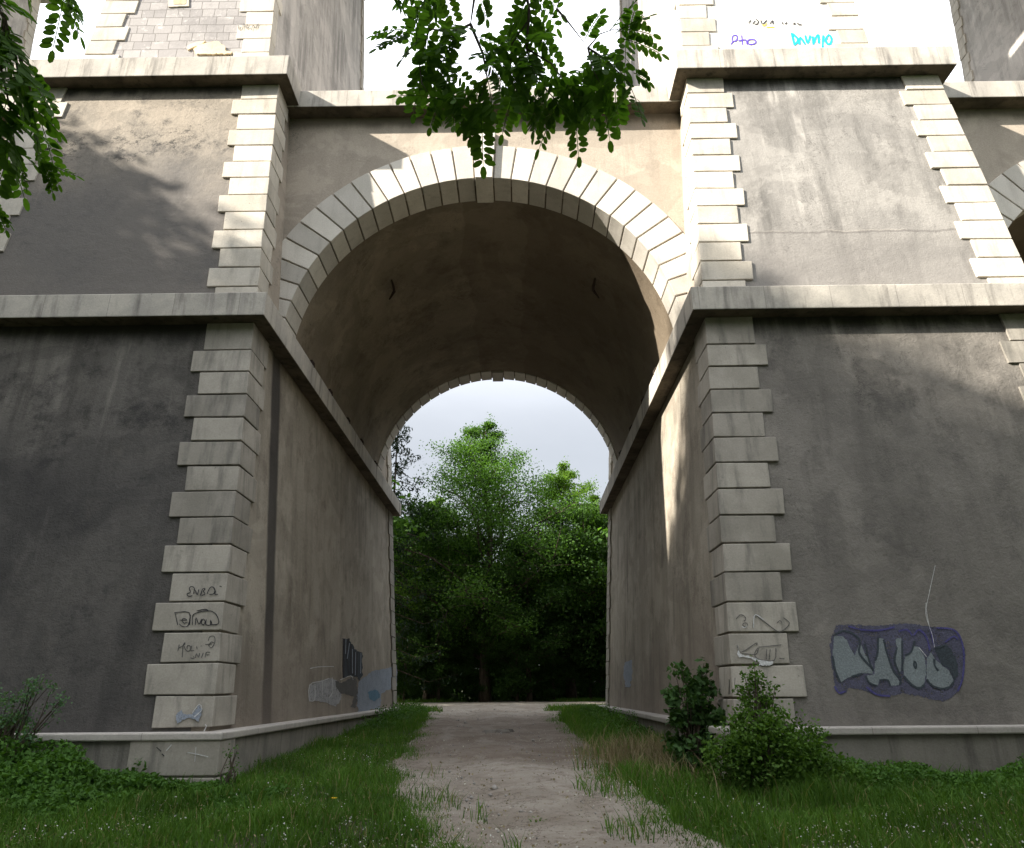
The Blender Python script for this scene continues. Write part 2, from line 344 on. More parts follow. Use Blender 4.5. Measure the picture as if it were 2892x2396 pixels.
# ------------------------------------------------------------------ mesh helpers
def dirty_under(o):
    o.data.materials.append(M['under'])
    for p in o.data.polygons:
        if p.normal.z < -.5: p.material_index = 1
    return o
def tagprops(o, label=None, cat=None, group=None, kind=None):
    for k, v in (('label', label), ('category', cat), ('group', group), ('kind', kind)):
        if v: o[k] = v
    return o
def link(name, me, parent=None):
    o = bpy.data.objects.new(name, me); COL.objects.link(o)
    if parent:
        o.parent = parent
        p = parent; loc = Vector()
        while p: loc += p.location; p = p.parent
        # vertices are in world units: undo the base offset of the thing
        o.matrix_parent_inverse = Matrix.Translation(-loc) if parent.parent is None else Matrix.Identity(4)
    return o
def empty(name, loc, **k):
    o = bpy.data.objects.new(name, None); COL.objects.link(o); o.location = loc; o.empty_display_size = .3
    return tagprops(o, **k)
class MB:
    def __init__(s): s.v = []; s.f = []
    def add(s, vs, fs):
        n = len(s.v); s.v += [tuple(v) for v in vs]; s.f += [tuple(i + n for i in f) for f in fs]
    def hexa(s, lo, hi):       # lo, hi: four corners each, counter-clockwise from above
        s.add(list(lo) + list(hi), [(3, 2, 1, 0), (4, 5, 6, 7), (0, 1, 5, 4), (1, 2, 6, 5), (2, 3, 7, 6), (3, 0, 4, 7)])
    def box(s, x0, x1, y0, y1, z0, z1):
        s.hexa([(x0, y0, z0), (x1, y0, z0), (x1, y1, z0), (x0, y1, z0)], [(x0, y0, z1), (x1, y0, z1), (x1, y1, z1), (x0, y1, z1)])
    def tube(s, pts, rad, n=6):
        pts = [Vector(p) for p in pts]; rings = []
        for i, p in enumerate(pts):
            d = (pts[min(i+1, len(pts)-1)] - pts[max(i-1, 0)]).normalized()
            a = d.cross(Vector((.31, .2, .93))); a = a.normalized() if a.length > 1e-4 else Vector((1, 0, 0)); c = d.cross(a)
            r = rad[i] if isinstance(rad, (list, tuple)) else rad
            rings.append([p + (a*math.cos(6.2832*k/n) + c*math.sin(6.2832*k/n))*r for k in range(n)])
        vs = [q for r in rings for q in r]; fs = []
        for i in range(len(pts)-1):
            for k in range(n): fs.append((i*n+k, i*n+(k+1) % n, (i+1)*n+(k+1) % n, (i+1)*n+k))
        fs.append(tuple(range(n))[::-1]); fs.append(tuple((len(pts)-1)*n + k for k in range(n)))
        s.add(vs, fs)
    def build(s, name, mat, parent=None, bevel=0, smooth=False):
        me = bpy.data.meshes.new(name); me.from_pydata(s.v, [], s.f); me.materials.append(mat); me.validate()
        if smooth: me.shade_smooth()
        o = link(name, me, parent)
        if bevel:
            md = o.modifiers.new('bevel', 'BEVEL'); md.width = bevel; md.segments = 2; md.limit_method = 'ANGLE'
        return o
def fast_mesh(name, V, F, mat, smooth=False):       # V (n,3); F (m,k)
    me = bpy.data.meshes.new(name); V = np.asarray(V, np.float32); F = np.asarray(F, np.int32)
    me.vertices.add(len(V)); me.vertices.foreach_set('co', V.ravel())
    me.loops.add(F.size); me.loops.foreach_set('vertex_index', F.ravel())
    me.polygons.add(len(F)); me.polygons.foreach_set('loop_start', np.arange(0, F.size, F.shape[1], dtype=np.int32))
    me.update(calc_edges=True); me.materials.append(mat)
    if smooth: me.shade_smooth()
    return me
def leaves(P, L, Wd, rng, updir=.5, droop=0.):
    """leaf diamonds: centres P (n,3), length L (n), width Wd (n)"""
    n = len(P); d = rng.normal(size=(n, 3)); d[:, 2] -= droop; d /= np.linalg.norm(d, axis=1)[:, None]
    nn = rng.normal(size=(n, 3)); nn[:, 2] += updir*2; nn -= (nn*d).sum(1)[:, None]*d; nn /= np.linalg.norm(nn, axis=1)[:, None]
    s = np.cross(d, nn); L = np.broadcast_to(L, (n,))[:, None]; Wd = np.broadcast_to(Wd, (n,))[:, None]
    V = np.stack([P - d*L*.5, P + s*Wd*.5 + nn*Wd*.12 - d*L*.05, P + d*L*.5, P - s*Wd*.5 + nn*Wd*.12 - d*L*.05], 1).reshape(-1, 3)
    return V, np.arange(n*4).reshape(n, 4)

# ------------------------------------------------------------------ ground profile
def gz(x, y):
    p = np.interp(y, [-60, 5, 9, 10.6, 16, 26, 40, 60, 400], [-1.7, -1.40, -1.27, -1.18, -.98, -.70, -.66, -.6, 4])
    return p + .03*np.sin(x*1.7 + y*.6)*np.exp(-abs(y-12)/25) + .02*np.sin(y*2.3 - x)
def on_ground(u, v):
    d = ray(u, v); z = -1.2
    for _ in range(20):
        if d.z > -1e-4: break
        q = d*(z/d.z); z = .5*z + .5*float(gz(q.x, min(q.y, 80)))
    return d*(z/d.z)

# ------------------------------------------------------------------ the viaduct
XC = -.654; HP = 7.02; ZL, ZS, ZU, ZT = -.52, 6.18, 6.66, 12.2
F = lambda z: 11.29 + .0855*(z - 6.12)
B = lambda z: 26.16 - .093*(z - 6.12)
HH = lambda z: 4.0 + .058*(z - 6.12)             # half opening at height z
YS, RA, RO, ZA = 12.70, 4.02, 4.89, 6.40
YBK = 23.45
PROUD = .050
viaduct = empty('viaduct', (XC, 19, -1), label='tall old stone viaduct with a round arch passage and pale quoins', cat='viaduct')

def quoin_box(px, s, z0, z1, L, S, back=False, Ff=None, Hf=None, jit=.006):
    """corner block: px pier centre, s side of the pier (+1 its right corner), L along the face, S along the side"""
    hw = lambda z: (HP - HH(z)) if Hf is None else Hf(z)
    fy = (F if not back else B) if Ff is None else Ff
    mb = MB(); j = rnd.uniform(-jit, jit); k = rnd.uniform(-jit, jit); sg = -1 if back else 1
    def corners(z):
        xe = px + s*(hw(z) + j); xi = xe - s*L; y0 = fy(z) + k*sg; y1 = y0 + S*sg
        xs, ys = sorted((xe, xi)), sorted((y0, y1))
        return [(xs[0], ys[0], z), (xs[1], ys[0], z), (xs[1], ys[1], z), (xs[0], ys[1], z)]
    def chip(cs): return [tuple(c + rnd.gauss(0, .0035) for c in q) for q in cs]
    mb.hexa(chip(corners(z0)), chip(corners(z1))); return mb

def pier_body(px, z0, z1, name, mat, parent, Ff, Bf, hw, inset=PROUD):
    mb = MB()
    def c(z):
        h = hw(z) - inset; return [(px-h, Ff(z)+inset, z), (px+h, Ff(z)+inset, z), (px+h, Bf(z)-inset, z), (px-h, Bf(z)-inset, z)]
    # several lifts so the faces are easy to shade
    mb.hexa(c(z0), c(z1)); return mb.build(name, mat, parent)

hwl = lambda z: HP - HH(z)
F2 = lambda z: 12.62 + .05*(z - 12.67); B2 = lambda z: 23.3 - .05*(z - 12.67); HW2 = lambda z: 2.19 - .045*(z - 13.9)
ZT2 = 28.3
CH = .4385
def face_panel(px, z0, z1, name, mat, parent, Ff, hw, d):
    """render coat on the front of a pier, a few mm proud of the core"""
    mb = MB()
    def c(z):
        h = hw(z) - .3; return [(px-h, Ff(z)+d, z), (px+h, Ff(z)+d, z), (px+h, Ff(z)+.3, z), (px-h, Ff(z)+.3, z)]
    mb.hexa(c(z0), c(z1)); return mb.build(name, mat, parent)
piers = {}
for k, px in ((-1, XC-HP), (1, XC+HP), (-2, XC-3*HP), (2, XC+3*HP)):
    pier = pier_body(px, -1.9, ZS+.02, 'pier', M['plaster_side'], viaduct, F, B, hwl); piers[k] = pier
    tagprops(pier, label={-1: 'battered pier left of the arch', 1: 'battered pier right of the arch'}.get(k, 'neighbouring pier of the viaduct'))
    lo = face_panel(px, -1.9, ZS, 'render_coat', M['plaster_dark'] if k < 0 else M['plaster_grey'], pier, F, hwl, .038)
    up = pier_body(px, ZU-.02, ZT+.02, 'upper_stage', M['plaster_tan'], pier, F, B, hwl)
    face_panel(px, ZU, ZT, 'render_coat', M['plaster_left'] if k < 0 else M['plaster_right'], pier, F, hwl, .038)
    # plinth, coping, string course and cornice
    mb = MB(); h = hwl(ZL) + .20; mb.box(px-h, px+h, F(ZL)-.20, B(ZL)+.20, -2.2, ZL-.07); mb.build('plinth', M['plinth'], pier, .02)
    mb = MB(); h = hwl(ZL) + .26; mb.box(px-h, px+h, F(ZL)-.26, B(ZL)+.26, ZL-.07, ZL+.03); mb.build('coping', M['coping'], pier, .02)
    mb = MB(); h = hwl(ZS); mb.box(px-h-.27, px+h+.27, F(ZS)-.28, B(ZS)+.28, ZS, ZU-.02)
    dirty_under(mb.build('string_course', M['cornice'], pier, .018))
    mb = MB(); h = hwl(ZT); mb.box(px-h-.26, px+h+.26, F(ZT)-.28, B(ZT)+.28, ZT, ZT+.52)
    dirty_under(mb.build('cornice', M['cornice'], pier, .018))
    # second tier
    tx = px - .22
    t2 = pier_body(tx, ZT+.5, ZT2, 'tower_shaft', M['plaster_upper'], pier, F2, B2, HW2)
    face_panel(tx, ZT+.5, ZT2, 'masonry_face', M['masonry'] if k < 0 else M['masonry_pale'], pier, F2, HW2, .03)
    mb = MB(); h = HW2(ZT2); mb.box(tx-h-.25, tx+h+.25, F2(ZT2)-.25, B2(ZT2)+.25, ZT2, ZT2+.45); mb.build('impost', M['cornice'], pier)
    # quoins
    def run(z0, z1, ch, s, back, Ff, Hf, Ls, Ss, mat, single, first=None, px=px):
        z = z1; i = 0; acc = MB()
        while z > z0 + .05:
            zb = max(z - ch, z0) if (i or not first) else first
            mb = quoin_box(px, s, zb + .024, z, Ls[i % 2], Ss[i % 2], back, Ff, Hf)
            if single: mb.build('quoin', mat, pier, .012)
            else: acc.add(mb.v, mb.f)
            z = zb; i += 1
        if acc.v: tagprops(acc.build('quoin', mat, pier, 0), kind='stuff')
    for s in (-1, 1):
        inner = (k == -1 and s == 1) or (k == 1 and s == -1); vis_r = (k == 1 and s == 1)
        run(ZL+.03, ZS, .434 if k < 0 else .442, s, False, None, None, (.84, 1.02), (.86, .70), M['quoin_lower'], inner, 5.615)
        run(ZU, ZT, .4365, s, False, None, None, (.78, .94), (.70, .56), M['quoin'], inner or vis_r, 11.76)
        run(ZL+.03, ZS, CH, s, True, None, None, (.84, 1.02), (.70, .86), M['quoin_lower'], False)
        run(ZU, ZT, CH, s, True, None, None, (.78, .94), (.70, .86), M['quoin'], False)
        # second tier, single stones only as high as the photo reaches
        z1 = ZT+.52; n = 7 if abs(k) == 1 else 0
        for q in range(n):
            mb = quoin_box(tx, s, z1+.022, z1+.46, (.84, .66)[q % 2], (.3, .3)[q % 2], False, F2, HW2)
            mb.build('quoin', M['quoin'], pier, .012); z1 += .46
        run(z1, ZT2, .46, s, False, F2, HW2, (.84, .66), (.5, .4), M['quoin'], False, None, tx)
        run(ZT+.52, ZT2, .46, s, True, B2, HW2, (.84, .66), (.4, .5), M['quoin'], False, None, tx)
        if abs(k) == 1:
            hq = lambda z: hwl(ZL) + .24
            mb = quoin_box(px, s, ZL-.50, ZL-.072, 1.22, .55, False, lambda z: F(ZL)-.235, hq); mb.build('plinth_block', M['quoin_lower'], pier, .015)
            mb = quoin_box(px, s, ZL-1.1, ZL-.525, 1.0, .75, False, lambda z: F(ZL)-.235, hq); mb.build('plinth_block', M['quoin_lower'], pier, .015)

def arc_wall(xc, y0, y1, za, r, hwid, ztop, name, mat, parent):
    """wall between two piers with an arched opening"""
    mb = MB(); n = 48; fr = []; 
    for i in range(n+1):
        a = math.pi*i/n; fr.append((xc - r*math.cos(a), za + r*math.sin(a)))
    fr = [(xc-r, za-.3)] + fr + [(xc+r, za-.3)]
    top = []
    for (x, z) in fr:
        t = (x - (xc - r))/(2*r); top.append((xc - hwid + 2*hwid*t, ztop))
    top[0] = (xc-hwid, za-.3); top[-1] = (xc+hwid, za-.3); top[1] = (xc-hwid, za+.2); top[-2] = (xc+hwid, za+.2)
    top[2] = (xc-hwid, ztop); top[-3] = (xc+hwid, ztop)
    m = len(fr); vs = [(x, y, z) for y in (y0, y1) for L in (fr, top) for (x, z) in L]; fs = []
    for i in range(m-1):
        fs.append((i, i+1, m+i+1, m+i)); fs.append((2*m+i+1, 2*m+i, 3*m+i, 3*m+i+1))
        fs.append((i+1, i, 2*m+i, 2*m+i+1))
    mb.add(vs, fs); return mb.build(name, mat, parent)
def wedge(xc, za, a0, a1, r0, r1, y0, y1):
    mb = MB(); n = 3; pts = []
    ring = [(xc - r0*math.cos(a0+(a1-a0)*i/n), za + r0*math.sin(a0+(a1-a0)*i/n)) for i in range(n+1)]
    ring += [(xc - r1*math.cos(a1+(a0-a1)*i/n), za + r1*math.sin(a1+(a0-a1)*i/n)) for i in range(n+1)]
    m = len(ring); mb.add([(x, y, z) for y in (y0, y1) for x, z in ring],
        [tuple(range(m)), tuple(range(2*m-1, m-1, -1))] + [(i, m+i, m+(i+1) % m, (i+1) % m) for i in range(m)])
    return mb
NV = 16; KA = .050
def ring_stones(xc, y0, y1, sgn, parent, which, keyproud=.09):
    """sgn -1: face looks to the camera; which(i) says whether the stone is one of its own"""
    step = (math.pi/2 - KA + .03)/NV; acc = MB(); g = .0042
    for side in (0, 1):
        for i in range(NV):
            a1 = math.pi/2 - KA - i*step; a0 = a1 - step
            if side: a0, a1 = math.pi - a1, math.pi - a0
            j = rnd.uniform(-.006, .006)
            mb = wedge(xc, ZA, a0+g, a1-g, RA + j*.6, RO + rnd.uniform(-.01, .01), y0 + j, y1)
            if which(side, i): mb.build('voussoir', M['ring'], parent, .01)
            else: acc.add(mb.v, mb.f)
    yk0, yk1 = (y0-keyproud, y1) if sgn < 0 else (y0, y1+keyproud)
    mb = MB(); w0, w1 = .185, .255; zb, zt = ZA+RA-.06, ZA+RO+.36
    mb.hexa([(xc-w0, yk0, zb), (xc+w0, yk0, zb), (xc+w0, yk1, zb), (xc-w0, yk1, zb)], [(xc-w1, yk0, zt), (xc+w1, yk0, zt), (xc+w1, yk1, zt), (xc-w1, yk1, zt)])
    mb.build('keystone', M['ring'], parent, .012)
    if acc.v: tagprops(acc.build('voussoir', M['ring'], parent), kind='stuff')
for k, xc in ((0, XC), (1, XC+2*HP), (-1, XC-2*HP)):
    sp = arc_wall(xc, YS+.055, YS+.6, ZA, RA+.05, HH(ZT)+.3, ZT+.1, 'spandrel_wall', M['plaster_tan'], viaduct)
    tagprops(sp, label={0: 'recessed tan wall above the central arch', 1: 'recessed wall above the arch at the right edge'}.get(k))
    arc_wall(xc, YBK-.5, YBK-.05, ZA, RA+.05, HH(ZT)+.3, ZT+.1, 'spandrel_wall', M['plaster_tan'], viaduct)
    # vault: a shell open at both ends
    mb = MB(); n = 64; r0, r1 = RA+.03, RA+.45
    ys = list(np.linspace(YS+.3, YBK-.3, 12)); vs = []
    for y in ys:
        for r in (r0, r1):
            for i in range(n+1):
                a = -.06 + (math.pi+.12)*i/n
                vs.append((xc - r*math.cos(a), y, ZA + r*math.sin(a)))
    W_ = 2*(n+1); fs = []
    for j in range(len(ys)-1):
        for i in range(n):
            fs.append((j*W_+i, j*W_+i+1, (j+1)*W_+i+1, (j+1)*W_+i))
            fs.append((j*W_+n+1+i+1, j*W_+n+1+i, (j+1)*W_+n+1+i, (j+1)*W_+n+1+i+1))
    mb.add(vs, fs); vault = mb.build('vault', M['vault'], viaduct, smooth=True)
    fr = wedge  # front ring
    ar = MB(); ar.tube([(xc - (RO-.3)*math.cos(a), YS+.45, ZA + (RO-.3)*math.sin(a)) for a in np.linspace(.02, 3.12, 40)], .08)
    ring = ar.build('arch_ring', M['ring'], viaduct)
    ring_stones(xc, YS, YS+.78, -1, ring, (lambda s, i: True) if k == 0 else ((lambda s, i: s == 0 and i > 5) if k == 1 else (lambda s, i: False)))
    ar = MB(); ar.tube([(xc - (RO-.3)*math.cos(a), YBK-.45, ZA + (RO-.3)*math.sin(a)) for a in np.linspace(.02, 3.12, 40)], .08)
    ring = ar.build('arch_ring', M['ring'], viaduct)
    ring_stones(xc, YBK-.70, YBK, 1, ring, (lambda s, i: i < 14) if k == 0 else (lambda s, i: False), .05)
    # cornice of the spandrel and deck above
    h = HP*2 - 5.41 + .1; hh = HH(ZT) + .2
    mb = MB(); mb.box(xc-hh, xc+hh, YS-.30, YBK+.3, ZT-.04, ZT+.42)
    ck = dirty_under(mb.build('cornice', M['cornice'], sp, .018))
    mb = MB(); mb.box(xc-.02, xc+.38, YS-.42, YS-.05, ZT+.12, ZT+.62); mb.build('cornice_block', M['cornice'], sp, .015)
    # upper arch far above
    up = arc_wall(xc, 13.6, 22.3, ZT2+.45, 4.6, 5.6, ZT2+6.2, 'upper_arch', M['plaster_upper'], viaduct)
mb = MB(); mb.box(XC-24, XC+24, 12.8, 23, ZT2+6.2, ZT2+7.4); mb.build('deck', M['cornice'], viaduct)
# brackets along the string course
pl, pr = piers[-1], piers[1]
for s, px_, ys in ((-1, pl, (14.1, 15.7, 17.6, 19.3, 21.4)), (1, pr, (14.7, 16.4, 18.4, 20.6))):
    for y in ys:
        x = XC + s*3.80; mb = MB(); mb.tube([(x+s*.2, y, ZU+.10), (x-s*.02, y, ZU+.10), (x-s*.06, y, ZU+.03), (x-s*.05, y+.02, ZU-.05)], [.025, .03, .03, .035], 6)
        mb.box(x-.04, x+.04, y-.06, y+.06, ZU-.02, ZU+.07); mb.build('bracket', M['iron'], px_, .006)
for s, a, y in ((-1, .92, 15.6), (1, .86, 15.4)):
    x = XC + s*RA*math.cos(a); z = ZA + RA*math.sin(a); mb = MB()
    mb.tube([(x, y-.1, z+.05), (x-s*.05, y-.02, z-.12), (x-s*.04, y+.15, z-.14), (x+s*.12, y+.4, z-.22)], [.02, .035, .04, .02], 6); mb.build('hook', M['iron'], vault)

# ------------------------------------------------------------------ painted marks
def on_front(u, v, off=.013, sgn=1, Ff=F, base=0.):
    d = ray(u, v); z = 3.
    for _ in range(40):
        y = Ff(z) + base - off; z = (d*(y/d.y)).z
    return d*((Ff(z) + base - off)/d.y)
def on_jamb(u, v, s, off=.006, base=PROUD):
    d = ray(u, v); z = 1.
    for _ in range(40):
        x = XC + s*(HH(z) + base - off); z = (d*(x/d.x)).z
    return d*((XC + s*(HH(z) + base - off))/d.x)
def stroke_mesh(lines, wpx, place, name, mat, parent, taper=False):
    """lines: polylines in photo coordinates; each becomes a thin ribbon lying on the wall"""
    mb = MB()
    for ln in lines:
        pts = []
        for i in range(len(ln)-1):              # smooth a little
            for t in (0, .34, .67):
                p0 = ln[max(i-1, 0)]; p1 = ln[i]; p2 = ln[i+1]; p3 = ln[min(i+2, len(ln)-1)]
                f = lambda a, b, c, d: .5*((2*b) + (-a+c)*t + (2*a-5*b+4*c-d)*t*t + (-a+3*b-3*c+d)*t**3)
                pts.append((f(p0[0], p1[0], p2[0], p3[0]), f(p0[1], p1[1], p2[1], p3[1])))
        pts.append(ln[-1]); L = []; Rr = []
        for i, p in enumerate(pts):
            a = pts[max(i-1, 0)]; c = pts[min(i+1, len(pts)-1)]; dx, dy = c[0]-a[0], c[1]-a[1]; l = math.hypot(dx, dy) or 1
            wd = wpx*.5*rnd.uniform(.75, 1.2)
            L.append(place(p[0]-dy/l*wd, p[1]+dx/l*wd)); Rr.append(place(p[0]+dy/l*wd, p[1]-dx/l*wd))
        n = len(pts); mb.add(L+Rr, [(i, i+1, n+i+1, n+i) for i in range(n-1)])
    return mb.build(name, mat, parent)
def strokes(lines, *a):
    for l in lines: stroke_mesh([l], *a)
def patch(poly, place, name, mat, parent, rough=.9):
    q = []
    for i, p in enumerate(poly):            # ragged sprayed edge
        p2 = poly[(i+1) % len(poly)]; n = max(1, int(math.hypot(p2[0]-p[0], p2[1]-p[1])/3))
        q += [(p[0]+(p2[0]-p[0])*j/n + rnd.gauss(0, rough), p[1]+(p2[1]-p[1])*j/n + rnd.gauss(0, rough)) for j in range(n)]
    poly = q; mb = MB(); mb.add([place(*p) for p in poly], [tuple(range(len(poly)))]); return mb.build(name, mat, parent)
def Z(x0, y0, s):      # zoom crop coordinates to photo coordinates (2100 wide)
    return lambda pts: [((x0 + x*s)/1.3771, (y0 + y*s)/1.3771) for x, y in pts]
z1 = Z(400, 1600, .3448)
tagL = [[(415,240),(385,245),(372,225),(400,212),(390,180),(410,165),(432,180),(425,225)], [(440,195),(455,232),(468,190)], [(480,240),(500,185),(520,185),(505,205),(520,225),(490,240)],
        [(535,225),(560,175),(585,170),(600,190),(590,225),(555,230)], [(590,180),(605,205),(600,228),(625,228)], [(638,160),(655,168)]]
stroke_mesh([z1(l) for l in tagL], 2.0, on_front, 'graffiti_tag', M['ink'], pl)
tag2 = [[(268,380),(390,378),(380,485),(330,490),(310,470)], [(275,385),(295,480)], [(310,440),(370,440),(345,425),(330,445),(350,465),(375,455)], [(400,395),(392,480)],
        [(415,480),(418,410),(440,385),(520,365),(580,370),(620,410),(628,470),(560,478)], [(440,480),(445,420),(470,475),(490,430)], [(490,450),(505,430),(520,455),(505,480),(490,465),(490,450)],
        [(530,435),(525,475),(560,480),(565,440),(575,475)], [(450,365),(520,352),(545,362)]]
stroke_mesh([z1(l) for l in tag2], 1.8, on_front, 'graffiti_tag', M['ink'], pl)
tag3 = [[(308,640),(296,695)], [(300,670),(345,645),(355,625),(340,650),(332,745)], [(350,655),(365,690),(395,690),(400,655),(375,650),(372,680)], [(410,650),(405,690),(430,688)], [(450,655),(455,680)],
        [(485,650),(490,655)], [(520,640),(575,635)], [(545,610),(560,575),(595,575),(600,620),(575,665),(550,650),(570,620),(590,625)],
        [(400,750),(430,755),(425,735)], [(440,750),(450,715),(465,745),(475,710)], [(490,748),(505,708)], [(520,745),(530,705),(560,705)], [(530,725),(555,722)]]
stroke_mesh([z1(l) for l in tag3], 1.8, on_front, 'graffiti_tag', M['ink_soft'], pl)
patch(z1([(280,1215),(325,1170),(345,1215),(410,1215),(470,1130),(497,1165),(480,1240),(465,1275),(430,1250),(390,1240),(335,1260),(290,1290)]), on_front, 'graffiti_tag', M['pale_blue'], pl)
stroke_mesh([z1(l) for l in [[(415,1200),(470,1130),(495,1170),(470,1200),(430,1235)], [(520,1295),(530,1310),(510,1350)]]], 1.6, lambda u, v: on_front(u, v, .018), 'graffiti_tag', M['ink_white'], pl)
plf = lambda u, v: on_front(u, v, .013, Ff=lambda z: F(ZL)-.235)
stroke_mesh([z1(l) for l in [[(245,1460),(215,1495),(200,1510)], [(375,1525),(440,1535),(545,1560)], [(445,1480),(435,1600)]]], 1.6, plf, 'scratch', M['ink_white'], pl)
stroke_mesh([z1(l) for l in [[(122,1482),(160,1515)], [(165,1535),(185,1555)]]], 2, plf, 'scratch', M['ink'], pl)
# left wall of the passage
z2 = Z(800, 1700, .2299); jl = lambda u, v: on_jamb(u, v, -1); jl2 = lambda u, v: on_jamb(u, v, -1, .010); jl3 = lambda u, v: on_jamb(u, v, -1, .014)
patch(z2([(920,990),(1000,920),(1120,840),(1290,815),(1395,770),(1400,1040),(1320,1070),(1200,1130),(1190,1330),(1100,1310),(1040,1350),(920,1370),(905,1200)]), jl, 'graffiti_patch', M['pale_blue'], pl)
patch(z2([(1040,1110),(1120,1080),(1180,1100),(1185,1180),(1130,1220),(1050,1190)]), jl2, 'graffiti_patch', M['sky_blue'], pl)
patch(z2([(735,455),(815,455),(830,500),(880,580),(925,610),(972,615),(972,900),(940,970),(900,920),(830,905),(735,940)]), jl, 'graffiti_patch', M['slate'], pl)
stroke_mesh([z2(l) for l in [[(745,460),(745,930)], [(800,460),(785,700),(810,900)], [(830,520),(835,890)], [(870,600),(865,900)], [(905,620),(905,920)]]], 4.2, jl2, 'graffiti_letter', M['ink'], pl)
stroke_mesh([z2(l) for l in [[(770,460),(765,640)], [(815,510),(785,700)], [(850,580),(850,880)], [(890,620),(885,900)], [(955,630),(950,880)]]], 1.6, jl3, 'graffiti_letter', M['pale_blue'], pl)
stroke_mesh([z2(l) for l in [[(320,1225),(325,1020),(470,975),(560,940)], [(390,1010),(385,1205),(320,1215)], [(330,820),(430,800),(620,795)], [(600,930),(610,1100),(560,1180)], [(480,970),(480,1150)], [(700,960),(830,910),(860,960)]]], 1.3, jl, 'graffiti_letter', M['ink_white'], pl)
patch(z2([(640,960),(720,1000),(840,920),(905,960),(915,1180),(880,1320),(830,1290),(870,1160),(700,1120),(650,1050)]), jl, 'bare_patch', M['ink_soft'], pl)
patch(z2([(320,1225),(325,1020),(470,975),(560,935),(640,960),(700,1000),(720,1180),(640,1290),(520,1240),(400,1215)]), lambda u, v: on_jamb(u, v, -1, .004), 'whitewash_patch', M['whitewash'], pl)
# right side: carved looking tags on the quoins, patch in the passage, mural
z3 = Z(2000, 1650, .28736)
stroke_mesh([z3(l) for l in [[(275,345),(310,305),(350,310),(370,345),(350,365)], [(365,420),(340,405),(350,385),(380,385),(385,410),(350,425)], [(440,435),(460,310),(545,365),(630,430),(700,470),(780,420),(795,375),(740,330)], [(680,380),(705,360),(725,378)]]], 1.9, on_front, 'graffiti_tag', M['ink_soft'], pr)
stroke_mesh([z3(l) for l in [[(445,430),(452,320),(480,305),(545,350)], [(335,415),(355,430),(385,408)]]], 1.6, lambda u, v: on_front(u, v, .018), 'graffiti_tag', M['ink_white'], pr)
stroke_mesh([z3(l) for l in [[(285,600),(325,670),(470,580),(475,600)], [(330,680),(470,690),(490,625),(455,690),(500,740),(650,750),(665,630)], [(575,640),(570,740)], [(610,640),(600,740)], [(495,620),(720,598)], [(750,735),(700,730)]]], 1.9, on_front, 'graffiti_tag', M['ink_soft'], pr)
patch(z3([(290,600),(320,690),(440,715),(500,745),(640,765),(635,795),(500,800),(495,760),(400,725),(290,715)]), on_front, 'graffiti_patch', M['ink_white'], pr)
stroke_mesh([z3(l) for l in [[(205,935),(205,1080)], [(265,920),(262,1000),(285,1000),(285,1075),(255,1085)]]], 1.4, lambda u, v: on_jamb(u, v, 1, .013, 0), 'graffiti_tag', M['ink_soft'], pr)
z4 = Z(1700, 1400, .5725); jr = lambda u, v: on_jamb(u, v, 1)
patch(z4([(112,820),(148,810),(150,880),(138,950),(118,945),(105,880)]), jr, 'graffiti_patch', M['pale_blue'], pr)
zm = Z(2300, 1700, .2381); WB = .038
def fm(o): return lambda u, v: on_front(u, v, o, base=WB)
patch(zm([(210,380),(260,280),(420,265),(700,290),(900,270),(1100,255),(1350,290),(1500,300),(1680,360),(1760,470),(1790,640),(1780,860),(1740,1030),(1640,1130),(1540,1180),(1420,1165),(1250,1120),(1050,1080),(900,1120),(720,1110),(560,1040),(400,1020),(370,1080),(320,1105),(270,1070),(230,900),(195,720),(190,520)]), fm(.004), 'mural_background', M['purple'], pr)
for poly in ([(235,400),(330,410),(390,460),(430,560),(480,640),(520,520),(540,480),(600,620),(690,760),(690,850),(570,850),(400,900),(310,960),(250,820),(215,640)],
             [(765,425),(820,440),(850,560),(900,720),(960,860),(1010,950),(1000,990),(900,1000),(870,930),(770,930),(750,1000),(660,960),(610,880),(710,860),(720,700),(755,560)],
             [(960,440),(1030,430),(1040,600),(1020,850),(980,800),(950,720),(985,560)],
             [(1075,640),(1150,590),(1190,520),(1240,540),(1310,660),(1325,860),(1300,980),(1240,1025),(1170,1000),(1060,880),(1055,760)],
             [(1335,660),(1380,600),(1430,680),(1520,760),(1600,820),(1650,930),(1600,1010),(1480,1030),(1390,980),(1330,920)]):
    patch(zm(poly), fm(.008), 'mural_letter', M['blue_grey'], pr, .45)
patch(zm([(1430,560),(1560,520),(1620,560),(1690,700),(1710,860),(1660,930),(1600,800),(1500,740)]), fm(.008), 'mural_letter', M['slate'], pr)
strokes([zm(l) for l in [[(240,395),(330,345),(440,370),(520,430),(540,500),(530,600),(600,700),(690,800)], [(215,640),(250,820),(310,960)], [(440,890),(570,850)], [(755,425),(750,600),(720,700)], [(820,450),(870,640),(950,840),(1020,900),(1015,980)],
        [(610,880),(650,960),(750,1000)], [(770,930),(870,930),(900,1000)], [(980,540),(950,700),(1010,850)], [(1040,460),(1045,820)], [(1075,640),(1150,590),(1190,460)], [(1060,880),(1150,980),(1240,1025),(1310,980)], [(1335,920),(1390,990),(1500,1030),(1600,1010),(1660,940)],
        [(1420,680),(1430,760),(1470,820)], [(1190,700),(1180,750),(1200,790),(1210,750),(1195,710)], [(1430,550),(1560,515)], [(600,500),(650,700),(700,820)]]], 4.2, fm(.012), 'mural_outline', M['slate'], pr)
